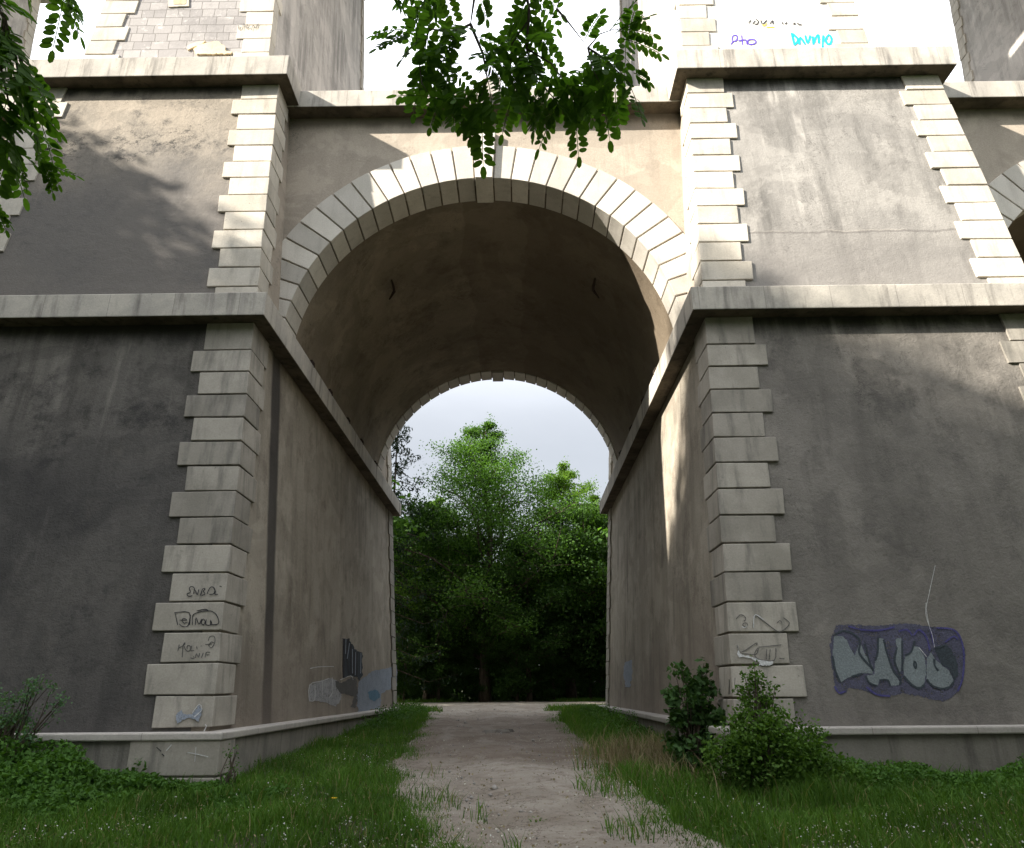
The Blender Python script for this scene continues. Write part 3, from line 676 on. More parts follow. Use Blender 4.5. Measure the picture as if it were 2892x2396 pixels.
strokes([zm(l) for l in [[(240,1000),(290,1080),(370,1060)], [(620,1010),(740,1100),(900,1120)], [(1180,400),(1240,330),(1330,420),(1370,580)], [(1000,350),(1100,330),(1160,400)], [(1370,300),(1420,520)], [(1440,310),(1650,330),(1740,450),(1775,640),(1760,900),(1700,1060)], [(1550,480),(1650,410),(1700,450)], [(400,290),(560,330),(760,340),(950,300)]]], 3.4, fm(.014), 'mural_outline', M['violet_line'], pr)
stroke_mesh([zm(l) for l in [[(1325,10),(1320,130),(1345,240),(1400,400),(1425,540)], [(1240,540),(1330,650)]]] + [[(1918,1160),(1905,1220),(1900,1250),(1907,1290)]], 1.0, fm(.016), 'scratch', M['ink_white'], pr)
# marks on the second tier
z5 = Z(1900, 0, .2857)
def on_t2(u, v): return on_front(u, v, .010, Ff=F2, base=.03)
stroke_mesh([z5(l) for l in [[(585,400),(595,355),(635,355),(630,400),(590,410)], [(575,440),(600,405)], [(680,350),(690,445)], [(650,405),(720,395),(735,440)], [(740,430),(750,395),(810,395),(820,425),(780,440),(745,435)]]], 2.6, on_t2, 'graffiti_tag', M['pen_violet'], pr)
z5b = Z(1874, 0, .2857)
stroke_mesh([z5b(l) for l in [[(1265,325),(1295,450)], [(1275,335),(1330,390),(1300,440)], [(1340,440),(1350,370),(1400,440)], [(1400,350),(1425,430),(1450,350)], [(1475,360),(1480,440),(1500,380),(1530,345),(1535,430)], [(1580,350),(1570,470)], [(1600,400),(1630,345),(1660,380),(1650,430),(1620,435),(1600,400)], [(1575,455),(1560,520)]]], 4.5, on_t2, 'graffiti_tag', M['cyan'], pr)
stroke_mesh([z5(l) for l in [[(750,230),(770,200)], [(790,235),(815,205)], [(820,190),(845,210),(835,238),(810,240)], [(870,200),(880,235)], [(890,240),(930,200)], [(960,235),(990,205),(992,240)], [(1080,220),(1090,240)], [(1110,240),(1130,222)], [(1185,235),(1210,240),(1200,225)], [(1235,225),(1240,242),(1275,245)]]], 2.2, on_t2, 'graffiti_tag', M['ink'], pr)
stroke_mesh([z5(l) for l in [[(885,245),(905,255),(930,230)], [(925,270),(1005,270)]]], 2.4, on_t2, 'graffiti_tag', M['ochre'], pr)
z6 = Z(200, 0, .3333)
stroke_mesh([z6(l) for l in [[(1420,215),(1425,250),(1445,230)], [(1455,250),(1465,200),(1480,235)], [(1500,205),(1490,240),(1515,225)], [(1530,255),(1545,215),(1560,240)], [(1580,205),(1570,240),(1590,200)]]], 1.2, lambda u, v: on_front(u, v, .015, Ff=F2), 'graffiti_tag', M['ink_soft'], pl)
# broken patch of tan core stone and pale niche on the left tower
def raised(poly, depth, name, mat, parent, Ff=F2, base=.03, rough=.6):
    q = []
    for i, p in enumerate(poly):
        p2 = poly[(i+1) % len(poly)]; n = max(1, int(math.hypot(p2[0]-p[0], p2[1]-p[1])/4))
        q += [(p[0]+(p2[0]-p[0])*j/n + rnd.gauss(0, rough), p[1]+(p2[1]-p[1])*j/n + rnd.gauss(0, rough)) for j in range(n)]
    A = [on_front(*p, depth, Ff=Ff, base=base) for p in q]; Bk = [v + Vector((0, depth + .02, 0)) for v in A]; m = len(q); mb = MB()
    mb.add(A + Bk, [tuple(range(m))[::-1], tuple(range(m, 2*m))] + [(i, (i+1) % m, m+(i+1) % m, m+i) for i in range(m)]); return mb.build(name, mat, parent)
raised(z6([(1035,420),(1060,395),(1110,372),(1180,358),(1250,352),(1305,400),(1305,428),(1370,442),(1350,456),(1060,458)]), .05, 'broken_stone', M['rubble'], pl)
raised(z6([(990,422),(995,378),(1100,350),(1140,348),(1090,380),(1030,405)]), .04, 'broken_stone', M['rubble'], pl)
raised(z6([(825,58),(825,-30),(1000,-30),(1000,52)]), .03, 'niche_frame', M['quoin'], pl, rough=.2)
raised(z6([(870,38),(872,-25),(978,-25),(975,34)]), .036, 'niche_infill', M['rubble'], pl, rough=.3)
# ------------------------------------------------------------------ ground and path
def sheet(name, xs, ys, mat, dz=0., kind='structure'):
    X, Y = np.meshgrid(xs, ys); Zz = gz(X, Y) + dz; V = np.stack([X, Y, Zz], -1).reshape(-1, 3)
    nx, ny = len(xs), len(ys); i = np.arange((ny-1)*(nx-1)); r = i//(nx-1); c = i % (nx-1); a = r*nx + c
    me = fast_mesh(name, V, np.stack([a, a+1, a+nx+1, a+nx], 1), mat, True); o = link(name, me); return tagprops(o, kind=kind)
xs = np.concatenate([np.linspace(-400, -30, 12), np.linspace(-28, 28, 170), np.linspace(30, 400, 12)])
ys = np.concatenate([np.linspace(-200, 2, 20), np.linspace(3, 32, 150), np.linspace(33, 60, 40), np.linspace(70, 600, 12)])
sheet('ground', xs, ys, M['soil'])
# path edges read off the photo
le = [(965, 1745), (930, 1690), (890, 1640), (862, 1590), (860, 1560), (885, 1520), (905, 1480), (900, 1468), (872, 1448)]
re_ = [(1440, 1745), (1350, 1700), (1270, 1650), (1215, 1605), (1180, 1560), (1150, 1530), (1125, 1495), (1112, 1478), (1150, 1446)]
PL = [on_ground(*p) for p in le]; PR = [on_ground(*p) for p in re_]
pl_y = np.array([0] + [p.y for p in PL]); pl_x = np.array([PL[0].x + .5] + [p.x for p in PL]); pr_y = np.array([0] + [p.y for p in PR]); pr_x = np.array([PR[0].x + 1.2] + [p.x for p in PR])
def path_lr(y):
    wob = .05*np.sin(y*1.9) + .03*np.sin(y*4.7 + 1)
    near = np.clip((11 - y)/3, 0, 1)
    return np.interp(y, pl_y, pl_x) + wob + .16 + .12*near, np.interp(y, pr_y, pr_x) - wob*.9 - .16 - .34*near
py = np.concatenate([np.linspace(-5, 30, 280), np.linspace(30.2, 44.5, 30)]); L_, R_ = path_lr(py); L_ = L_ - .8; R_ = R_ + .9
cross = np.clip((py - 29.5)/2.5, 0, 1); L_ = L_*(1-cross) + (-26)*cross; R_ = R_*(1-cross) + 22*cross
nc = 14; V = []
for a, b2, y in zip(L_, R_, py):
    for t_ in np.linspace(0, 1, nc):
        x = a + (b2-a)*t_; edge = min(t_, 1-t_)
        V.append((x, y, float(gz(x, y)) + (.055 if 0 < t_ < 1 else -.04) + .015*math.sin(x*3.1+y*.7)*min(1, edge*8) - .03*math.exp(-((t_-.33)/.07)**2) - .03*math.exp(-((t_-.68)/.07)**2)))
fs = [(r*nc+c, r*nc+c+1, (r+1)*nc+c+1, (r+1)*nc+c) for r in range(len(py)-1) for c in range(nc-1)]
me = fast_mesh('path', np.array(V), np.array(fs), M['path'], True); tagprops(link('path', me), kind='structure')
def on_path(x, y, pad=0.):
    L, Rr = path_lr(y); return (x > L + pad) & (x < Rr - pad) | ((y > 30.5) & (y < 44.5))
def in_pier(x, y, pad=.0):
    dx = np.abs(np.abs(x - XC) - HP); h = hwl(ZL) + .24 + pad
    return (dx < h) & (y > F(ZL) - .24 - pad) & (y < B(ZL) + .24 + pad)

# ------------------------------------------------------------------ grass
rng = np.random.default_rng(3)
def vnoise(x, y, s, seed=0):
    return (np.sin(x*s + seed)*np.cos(y*s*1.3 + seed*2.1) + np.sin(x*s*2.3 + y*s*1.1 + seed)*.5 + np.cos(y*s*3.1 - x*s*1.9 + seed*3)*.4)/1.9
def scatter(n, x0, x1, y0, y1, bias=1.):
    x = rng.uniform(x0, x1, n); y = y0 + (y1-y0)*rng.uniform(0, 1, n)**bias; return x, y
def blades(x, y, h, name, mat, label, cat, wmul=1.):
    n = len(x); z = gz(x, y) - .01; a = rng.uniform(0, 6.283, n); lean = rng.uniform(.1, .75, n)*h; la = rng.uniform(0, 6.283, n)
    w_ = rng.uniform(.0035, .007, n)*wmul; c, s = np.cos(a)*w_, np.sin(a)*w_; lx, ly = np.cos(la)*lean, np.sin(la)*lean
    V = np.stack([np.stack([x-c, y-s, z], 1), np.stack([x+c, y+s, z], 1), np.stack([x+c*.8+lx*.35, y+s*.8+ly*.35, z+h*.6], 1), np.stack([x-c*.8+lx*.35, y-s*.8+ly*.35, z+h*.6], 1),
                  np.stack([x+lx, y+ly, z+h*.95], 1)], 1)
    V4 = V.reshape(-1, 3); b0 = np.arange(n)*5
    F4 = np.concatenate([np.stack([b0, b0+1, b0+2, b0+3], 1), np.stack([b0+3, b0+2, b0+4, b0+4], 1)])
    me = bpy.data.meshes.new(name); me.vertices.add(len(V4)); me.vertices.foreach_set('co', V4.astype(np.float32).ravel())
    q = np.stack([b0, b0+1, b0+2, b0+3], 1); t3 = np.stack([b0+3, b0+2, b0+4], 1); idx = np.concatenate([q.ravel(), t3.ravel()]).astype(np.int32)
    me.loops.add(len(idx)); me.loops.foreach_set('vertex_index', idx); me.polygons.add(2*n)
    me.polygons.foreach_set('loop_start', np.concatenate([np.arange(n)*4, 4*n + np.arange(n)*3]).astype(np.int32)); me.update(calc_edges=True)
    me.materials.append(mat); return tagprops(link(name, me), label=label, cat=cat, kind='stuff')
x, y = scatter(520000, -10, 10, 5.5, 29, 1.7)
L, Rr = path_lr(y); dpath = np.minimum(np.abs(x-L), np.abs(x-Rr))
edge = vnoise(x, y, 2.3, 1)*.15 + vnoise(x, y, 9., 4)*.06
keep = ~on_path(x, y, edge) & ~in_pier(x, y, -.02)
thin = np.clip((dpath + .08)/.5, .22, 1)*np.where(vnoise(x, y, 7, 3) + dpath*2.2 > .15, 1, .35); bare = np.where(vnoise(x, y, 2.3, 5) < -.35, .35, 1.) * np.where(y < 8.0, .55, 1.)
inside = (np.abs(x-XC) < 3.6) & (y > 12)
keep &= rng.uniform(0, 1, len(x)) < thin*bare*np.where(inside, .8, 1)
x, y, dpath = x[keep], y[keep], dpath[keep]
h = (.05 + .09*rng.uniform(0, 1, len(x))**1.5)*(1 + .9*np.clip(vnoise(x, y, 1.7, 2), 0, 1)) * np.clip(.5 + dpath, .5, 1.3)
h *= np.where((x > 0) & (y > 9) & (dpath > .6), 1.5, 1.)
blades(x, y, h, 'grass', M['grass'], 'short green grass growing on both sides of the dirt path', 'grass')
x, y = scatter(60000, -9, 8, 26, 60); k = ~on_path(x, y, 0) & ((y > 44.5) | (y < 30.5)) & ~in_pier(x, y); x, y = x[k], y[k]
blades(x, y, rng.uniform(.1, .3, len(x)), 'grass', M['grass'], 'dark grass verge across the far end of the path under the trees', 'grass', 2.5)
# dry stalks right of the path
c = on_ground(1345, 1570); n = 2600
x = c.x + rng.normal(0, .55, n); y = c.y + rng.normal(0, 1.1, n); k = ~on_path(x, y) & ~in_pier(x, y)
blades(x[k], y[k], rng.uniform(.15, .5, k.sum()), 'dry_grass', M['dry'], 'tangle of dry beige stalks between the path and the right pier', 'dry grass')
# petals and small flowers
def specks(x, y, zo, size, name, mat, label, cat):
    P = np.stack([x, y, gz(x, y) + zo], 1); V, F_ = leaves(P, size, size*.8, rng, 2.5)
    return tagprops(link(name, fast_mesh(name, V, F_, mat)), label=label, cat=cat, kind='stuff')
x, y = scatter(13000, -7, 8, 6.5, 17, 2.0); k = ~in_pier(x, y) & (vnoise(x, y, 1.3, 9) > -.05); k &= ~on_path(x, y, .35) | (rng.uniform(0, 1, len(x)) < .12); x, y = x[k], y[k]
specks(x, y, rng.uniform(.0, .12, len(x)), rng.uniform(.012, .028, len(x)), 'fallen_petals', M['petal'], 'white fallen petals and tiny flowers scattered through the grass', 'petals')
# pebbles on the path
x, y = scatter(5200, -3, 6, 6.5, 28, 1.6); k = on_path(x, y, .0); x, y = x[k], y[k]; n = len(x); r = rng.gamma(1.6, .0055, n)
o6 = np.array([(1, 0, 0), (0, 1, 0), (-1, 0, 0), (0, -1, 0), (0, 0, .8), (0, 0, -.8)]); P = np.stack([x, y, gz(x, y) + .055], 1)
V = P[:, None] + (o6[None]*rng.uniform(.6, 1.3, (n, 6, 1)))*r[:, None, None]
f8 = np.array([(0, 1, 4), (1, 2, 4), (2, 3, 4), (3, 0, 4), (1, 0, 5), (2, 1, 5), (3, 2, 5), (0, 3, 5)]); Fp = (np.arange(n)[:, None, None]*6 + f8[None]).reshape(-1, 3)
tagprops(link('pebbles', fast_mesh('pebbles', V.reshape(-1, 3), Fp, M['coping'])), label='small loose pebbles lying along the dirt path', cat='pebbles', kind='stuff')
# a weed growing in the middle of the track
def tuft(name, u, v, n, hh, label, mat=M['grass'], cat='weed'):
    c = on_ground(u, v); mb = MB()
    for i in range(n):
        a = rnd.uniform(0, 6.28); l = rnd.uniform(.4, 1)*hh; o_ = Vector((c.x + rnd.gauss(0, hh*.4), c.y + rnd.gauss(0, hh*.4), c.z)); w_ = .006 + hh*.02
        d_ = Vector((math.cos(a), math.sin(a), 0)); s_ = Vector((-d_.y, d_.x, 0))*w_
        p1 = o_ + d_*l*.35 + Vector((0, 0, l*.6)); p2 = o_ + d_*l*.8 + Vector((0, 0, l*.75)); mb.add([o_-s_, o_+s_, p1+s_*1.3, p1-s_*1.3, p2], [(0, 1, 2, 3), (3, 2, 4)])
    return tagprops(mb.build(name, mat), label=label, cat=cat)
tuft('weed', 1110, 1692, 60, .10, 'low green weed growing in the middle of the dirt path')
for u, v in ((682, 1658),):
    c = on_ground(u, v); e = empty('yellow_flower', c, label='small yellow flower in the grass left of the path', cat='flower')
    mb = MB(); mb.tube([c, c + Vector((.01, 0, .1))], .003, 4); mb.build('stem', M['grass'], e); mb = MB()
    for q in range(8):
        a = q*.785; t_ = c + Vector((.01, 0, .1)); mb.add([t_, t_ + Vector((.03*math.cos(a-.3), .03*math.sin(a-.3), .006)), t_ + Vector((.045*math.cos(a), .045*math.sin(a), .01)), t_ + Vector((.03*math.cos(a+.3), .03*math.sin(a+.3), .006))], [(0, 1, 2, 3)])
    mb.build('petals', M['yellow'], e)

c0 = on_ground(1017, 1505); deb = empty('debris', c0, label='small dark heap of broken stones lying in the middle of the path inside the passage', cat='debris')
for i in range(6):
    mb = MB(); c = c0 + Vector((rnd.gauss(0, .16), rnd.gauss(0, .2), .03)); vs = []; q_ = rnd.uniform(.05, .11)
    for zz in (-.6, .1, .8):
        for q in range(6):
            rr = q_*(1.2 if zz == .1 else .75)*rnd.uniform(.7, 1.2); vs.append(c + Vector((rr*1.3*math.cos(q*1.047), rr*math.sin(q*1.047), zz*q_*.8)))
    mb.add(vs, [tuple(range(5, -1, -1)), tuple(range(12, 18))] + [(j*6+q, j*6+(q+1) % 6, (j+1)*6+(q+1) % 6, (j+1)*6+q) for j in (0, 1) for q in range(6)])
    mb.build('stone', M['plinth'], deb, .01)
# ------------------------------------------------------------------ low cover beside the piers
def cover(name, n, region, hfun, size, mat, label, cat='ground cover'):
    x, y = scatter(n, *region); k = ~in_pier(x, y, .02) & ~on_path(x, y, -.05); x, y = x[k], y[k]
    H = hfun(x, y); k = H > .03; x, y, H = x[k], y[k], H[k]
    zz = gz(x, y) + H*rng.uniform(.15, 1, len(x))**.6
    P = np.stack([x, y, zz], 1); V, F_ = leaves(P, rng.uniform(.7, 1.3, len(x))*size, rng.uniform(.4, .75, len(x))*size, rng, .9)
    return tagprops(link(name, fast_mesh(name, V, F_, mat)), label=label, cat=cat, kind='stuff')
def hl(x, y):
    base = .62*np.clip((-4.9 - x)/2.2, 0, 1) + .30*np.clip((-4.3 - x)/.8, 0, 1)
    return base*np.clip((y - 8.1)/1.6, 0, 1)*(.75 + .4*vnoise(x, y, 2.6, 1)) + .12*np.clip((y-8.8), 0, 1)*(vnoise(x, y, 3, 8) > .1)
cover('ground_cover', 70000, (-11, -2.9, 7.9, 10.45), hl, .07, M['leaf_cover'], 'dense green nettles and ivy in front of the left pier plinth')
def hr(x, y):
    base = .30*np.clip((x - 3.4)/.7, 0, 1)*np.clip((y - 8.7)/1.2, 0, 1) + .35*np.clip((x - 6.1)/1.2, 0, 1)*np.clip((y-8.9)/1., 0, 1)
    return base*(.75 + .45*vnoise(x, y, 2.9, 4))
cover('ground_cover', 52000, (2.6, 11, 8.3, 10.45), hr, .055, M['leaf_cover'], 'low leafy ivy and weeds along the right pier plinth')
def hj(x, y): return (.28 + .2*vnoise(x, y, 2., 6))*np.clip((y-14)/3, 0, 1)*np.clip((x - 1.2)/.8, 0, 1)*np.clip((26.5-y)/2, .3, 1)
cover('ground_cover', 16000, (1.0, 3.4, 13, 27.5), hj, .06, M['leaf_cover'], 'overgrown weeds at the foot of the right wall inside the passage')
def hk(x, y): return (.30 + .2*vnoise(x, y, 2., 3))*np.clip((y-17)/3, 0, 1)*np.clip((-3. - x)/.5, 0, 1)
cover('ground_cover', 12000, (-4.6, -2.7, 15, 27.5), hk, .06, M['leaf_cover'], 'dark weeds at the foot of the left wall inside the passage')

def hw(x, y):
    L, Rr = path_lr(y); d = np.minimum(np.abs(x-L), np.abs(x-Rr))
    return np.clip(.13*(vnoise(x, y, 2.1, 7) + .25) + .05*vnoise(x, y, 6.3, 3), 0, .2)*np.clip(d*2, .3, 1.2)
cover('weeds', 42000, (-7.5, 8, 6.8, 16), hw, .034, M['leaf_shrub'], 'patches of clover and small broad weeds in the grass on both sides of the path', 'weeds')
x, y = scatter(16000, -7, 8.5, 6.8, 12, 1.4); k = ~on_path(x, y, .1) & ~in_pier(x, y, .05) & (vnoise(x, y, 2.7, 11) > .25); x, y = x[k], y[k]
blades(x, y, rng.uniform(.14, .32, len(x)), 'tall_grass', M['grass'], 'scattered taller tufts of grass on the verges in front of the piers', 'grass', 1.1)
x, y = scatter(5000, -7, 8, 6.5, 14, 1.3); k = ~in_pier(x, y, .02); x, y = x[k], y[k]
specks(x, y, rng.uniform(.05, .075, len(x)), rng.uniform(.015, .04, len(x)), 'leaf_litter', M['dry'], 'dry brown leaf litter scattered over path and verges', 'leaf litter')
# ------------------------------------------------------------------ shrubs
def shrub(name, base, blobs, nleaf, size, mat, label, cat='shrub', nst=10, seed=1, droop=.2):
    r2 = np.random.default_rng(seed); e = empty(name, base, label=label, cat=cat); rr = random.Random(seed)
    st = MB(); base = Vector(base); P = []
    tot = sum(b_[3]*b_[4]*b_[3] for b_ in blobs)
    for (bx, by, bz, rx_, rz_) in blobs:
        nl = int(nleaf*rx_*rz_*rx_/tot); nc_ = max(6, nl//45)
        d = r2.normal(size=(nc_, 3)); d /= np.linalg.norm(d, axis=1)[:, None]; d *= (r2.uniform(.25, 1, nc_)**.45)[:, None]*np.array([rx_, rx_*.8, rz_])
        cc_ = np.array([base.x+bx, base.y+by, base.z+bz]) + d
        for q in cc_:
            P.append(q + r2.normal(size=(nl//nc_, 3))*max(.05, rx_*.17))
        for i in range(min(nst, nc_)):
            q = cc_[i]; m_ = Vector((base.x + bx*.5, base.y + by*.5, base.z + bz*.55)) + Vector((rr.uniform(-.1, .1), rr.uniform(-.1, .1), 0))
            st.tube([base + Vector((rr.uniform(-.12, .12), rr.uniform(-.12, .12), -.05)), m_, Vector(q)], [.014, .01, .004], 5)
    P = np.concatenate(P); P = P[P[:, 2] > base.z - .02]; n = len(P)
    V, F_ = leaves(P, r2.uniform(.7, 1.25, n)*size, r2.uniform(.5, .8, n)*size, r2, .8, droop)
    link('foliage', fast_mesh('foliage', V, F_, mat), e); st.build('stem', M['bark'], e); return e
g = lambda x, y: Vector((x, y, float(gz(x, y))))
b_ = g(2.55, 11.4)
shrub('shrub', b_, [(0, 0, .45, .42, .45), (-.12, 0, .95, .30, .28), (.15, .05, 1.15, .22, .2), (-.1, 0, 1.42, .14, .14), (.16, 0, 1.48, .12, .12), (.3, 0, .75, .25, .25)], 3600, .10, M['leaf_maple'], 'broad-leaved bush growing against the inner wall beside the right pier', seed=4)
b_ = g(3.05, 9.9)
shrub('shrub', b_, [(0, 0, .42, .58, .46), (-.3, .1, .32, .40, .34), (.40, 0, .42, .48, .40), (.8, .05, .24, .36, .26), (0, .1, .85, .36, .32), (.0, .15, 1.15, .20, .24), (-.03, .1, 1.42, .13, .2), (.12, .1, 1.25, .16, .16)], 13500, .056, M['leaf_shrub'], 'dense dark green bush with a pointed top at the corner of the right pier', seed=9)
b_ = g(7.15, 9.9)
shrub('shrub', b_, [(0, 0, .35, .5, .35), (.5, 0, .5, .5, .45), (-.5, 0, .2, .35, .2)], 3600, .055, M['leaf_cover'], 'leafy bush at the right edge in front of the pier plinth', seed=12)
b_ = g(-6.6, 9.9)
shrub('weed', b_, [(0, 0, 1.1, .28, .3), (-.25, 0, .75, .25, .25), (.28, 0, 1.35, .22, .15), (.15, 0, .8, .3, .25), (-.5, 0, .9, .13, .1), (.55, 0, 1.1, .16, .25)], 1700, .042, M['leaf_pale'], 'thin pale green weed standing against the dark left pier wall', 'weed', 14, 21)
b_ = g(-7.6, 9.6)
shrub('weed', b_, [(0, 0, .8, .3, .3), (.1, 0, 1.3, .2, .12), (-.2, 0, 1.0, .25, .2)], 1100, .038, M['leaf_pale'], 'wispy bramble shoot at the left edge of the left pier', 'weed', 10, 22)
b_ = g(-3.75, 10.1)
shrub('weed', b_, [(0, 0, .22, .14, .2), (.05, 0, .42, .07, .12)], 260, .045, M['leaf_cover'], 'small weed at the foot of the left pier corner block', 'weed', 8, 23)

# ------------------------------------------------------------------ trees
def tree_mesh(seed, H, Rw, clear, nleaf, lsize, shape='round', mul=1.):
    """returns wood mesh builder and leaf points of a tree standing at the origin"""
    r2 = np.random.default_rng(seed); rr = random.Random(seed); wood = MB(); tips = []
    tp = [Vector((0, 0, -.2))]; n = 9
    for i in range(1, n+1):
        t_ = i/n; tp.append(Vector((rr.gauss(0, .02*H*t_), rr.gauss(0, .02*H*t_), H*.94*t_)))
    r0 = .018*H; wood.tube(tp, [r0*(1.25 if i == 0 else 1)*(1 - .93*i/n) for i in range(n+1)], 8)
    nl = int(15*mul) + 6
    for i in range(nl):
        f = clear + (.97-clear)*((i+.5)/nl); z = f*H*.94; k = f*n; i0 = min(int(k), n-1); o_ = tp[i0].lerp(tp[i0+1], k-i0)
        if shape == 'cone': env = Rw*(1-f)**.8*1.15 + .15
        elif shape == 'spire': env = Rw*min(1.1, 1.55*(1-f)**.95 + .03)
        else: env = Rw*max(.25, math.sin(math.pi*(.12 + .80*(f-clear)/(1-clear)))**.65)
        env *= rr.uniform(.65, 1.12)
        az = i*2.4 + rr.uniform(-.4, .4); up = rr.uniform(.25, .75) if shape != 'needle' else -.1
        d_ = Vector((math.cos(az), math.sin(az), up)); e_ = o_ + d_*env
        mid = o_.lerp(e_, .5) + Vector((rr.gauss(0, .06)*env, rr.gauss(0, .06)*env, env*.08))
        rb_ = r0*.38*(1-f*.75); wood.tube([o_, mid, e_], [rb_, rb_*.6, rb_*.15], 5)
        for j in range(9):
            t_ = .3 + .7*(j+.5)/9; q = o_.lerp(mid, t_*2) if t_ < .5 else mid.lerp(e_, t_*2-1)
            s_ = env*.42*(1.15-t_*.5); w_ = Vector((rr.gauss(0, 1), rr.gauss(0, 1), rr.gauss(.25, .7))).normalized()*s_
            wood.tube([q, q + w_*.5 + Vector((0, 0, .03*s_)), q + w_], [rb_*.3, rb_*.2, rb_*.08], 4)
            tips += [q + w_, q + w_*.6, q + w_*.3]
        tips += [e_, e_.lerp(mid, .3)]
    tips += [tp[-1], tp[-1] + Vector((0, 0, .02*H))]
    T = np.array([tuple(t_) for t_ in tips]); sg = np.clip((1.03 - T[:, 2]/H)*3.2, .28, 1) if shape == 'spire' else np.ones(len(T)); per = max(1, nleaf//len(T)); sig = Rw*.092
    dens = r2.uniform(.2, 1.6, len(T))*sg; P = np.concatenate([t_ + r2.normal(size=(max(1, int(per*dd)), 3))*np.array([sig, sig, sig*.5])*g_ for t_, dd, g_ in zip(T, dens, sg)])
    m_ = len(P); V, F_ = leaves(P, r2.uniform(.7, 1.3, m_)*lsize, r2.uniform(.5, .8, m_)*lsize, r2, .7, .1)
    return wood, V, F_
def make_tree(name, mesh, mat, loc, label, group=None, cat='tree', rot=0., sc=1., xy=1.):
    e = empty(name, loc, label=label, cat=cat, group=group); wm, lm = mesh
    for nm, me in (('trunk', wm), ('crown', lm)):
        o = bpy.data.objects.new(nm, me); COL.objects.link(o); o.parent = e
    e.rotation_euler.z = rot; e.scale = (sc*xy, sc*xy, sc); return e
def protos(key, seed, H, Rw, clear, nleaf, lsize, shape, mat, mul=1.):
    wd, V, F_ = tree_mesh(seed, H, Rw, clear, nleaf, lsize, shape, mul)
    me = bpy.data.meshes.new(key + '_trunk'); me.from_pydata(wd.v, [], wd.f); me.materials.append(M['bark']); me.shade_smooth()
    return me, fast_mesh(key + '_crown', V, F_, mat)
pA = protos('big', 5, 19.6, 6.6, .10, 80000, .15, 'spire', M['leaf_a'], 2.6)
pB = protos('light', 8, 17.4, 5.4, .12, 60000, .15, 'spire', M['leaf_b'], 2.2)
pC = protos('dark', 11, 13, 5.0, .04, 26000, .24, 'round', M['leaf_c'], 1.3)
pD = protos('shade', 14, 17, 5.2, .12, 22000, .34, 'round', M['leaf_a'], 1.2)
G2 = 'trees behind the viaduct'
def at_tree(u, y): d = ray(u, 1400); return g(d.x*y/d.y, y)
make_tree('broadleaf_tree', pA, None, at_tree(995, 47), 'tallest green tree with a pointed crown seen in the middle of the arch', G2)
make_tree('broadleaf_tree', pB, None, at_tree(1172, 50), 'lighter green tree with an open crown right of the tallest one in the arch', G2, rot=1.)
make_tree('broadleaf_tree', pB, None, at_tree(892, 51), 'light green tree rising behind the left flank of the tallest one', G2, rot=2.5, sc=.86)
make_tree('broadleaf_tree', pB, None, at_tree(1235, 52), 'light green tree at the right edge of the arch opening', G2, rot=4.2, sc=.88)
make_tree('broadleaf_tree', pC, None, at_tree(875, 49), 'dark green tree at the left side of the arch opening', G2, rot=2., sc=.95)
make_tree('broadleaf_tree', pC, None, at_tree(1085, 46), 'low dark tree between the two tall trees seen in the arch', G2, rot=4., sc=.75)
make_tree('broadleaf_tree', pC, None, at_tree(1262, 47), 'dark green tree at the right side of the arch opening', G2, rot=5., sc=.92)
make_tree('broadleaf_tree', pC, None, at_tree(940, 58), 'dark tree in the second row behind the tallest tree', G2, rot=.7, sc=.95)
make_tree('broadleaf_tree', pC, None, at_tree(1120, 60), 'dark tree in the second row behind the lighter tree', G2, rot=3.3, sc=.9)
make_tree('broadleaf_tree', pC, None, at_tree(810, 60), 'dark tree in the second row hidden by the left pier', G2, rot=1.3)
make_tree('broadleaf_tree', pC, None, at_tree(1300, 60), 'dark tree in the second row hidden by the right pier', G2, rot=2.6)
for i, u in enumerate((830, 900, 985, 1060, 1135, 1210, 1290)):     # understorey
    b_ = at_tree(u, 45.8 + (i % 3)*.8)
    make_tree('sapling', pC, None, b_, ['leafy sapling at the far left behind the path junction', 'leafy sapling second from the left behind the path junction', 'leafy sapling left of the middle behind the path junction', 'leafy sapling in the middle behind the path junction',
        'leafy sapling right of the middle behind the path junction', 'leafy sapling second from the right behind the path junction', 'leafy sapling at the far right behind the path junction'][i], 'saplings under the trees', 'sapling', rot=i*1.1, sc=.36 + .05*(i % 2))
for i, (x_, y_, s_) in enumerate(((-14, 33, 1.1), (-13, 40, 1.2), (13.5, 34, 1.05), (12, 41, 1.15), (-19, 47, 1.2), (18, 48, 1.2))):
    make_tree('shade_tree', pD, None, g(x_, y_), 'tall leafy tree beside the path behind the viaduct, hidden by a pier', 'trees hidden behind the piers', rot=i*1.3, sc=s_)
# far wood closing the view
x = rng.uniform(-55, 60, 90000); y = rng.uniform(66, 80, 90000); zt = 9.5 + 1.8*vnoise(x, y*0, .35, 2) + 1.2*vnoise(x, y*0, .9, 4)
P = np.stack([x, y, gz(x, y) + zt*rng.uniform(0, 1, len(x))**.75], 1); V, F_ = leaves(P, .55, .4, rng, .6)
tagprops(link('far_wood', fast_mesh('far_wood', V, F_, M['leaf_c'])), label='dark wood closing the view far behind the arch', cat='wood', kind='stuff')
x = rng.uniform(-22, 22, 26000); y = rng.uniform(50, 60, 26000); P = np.stack([x, y, gz(x, y) + 3.6*rng.uniform(0, 1, len(x))**1.2*(.8 + .3*vnoise(x, y, .7, 3))], 1); V, F_ = leaves(P, .30, .2, rng, .6)
tagprops(link('undergrowth', fast_mesh('undergrowth', V, F_, M['leaf_c'])), label='dark undergrowth between the tree trunks beyond the path junction', cat='undergrowth', kind='stuff')
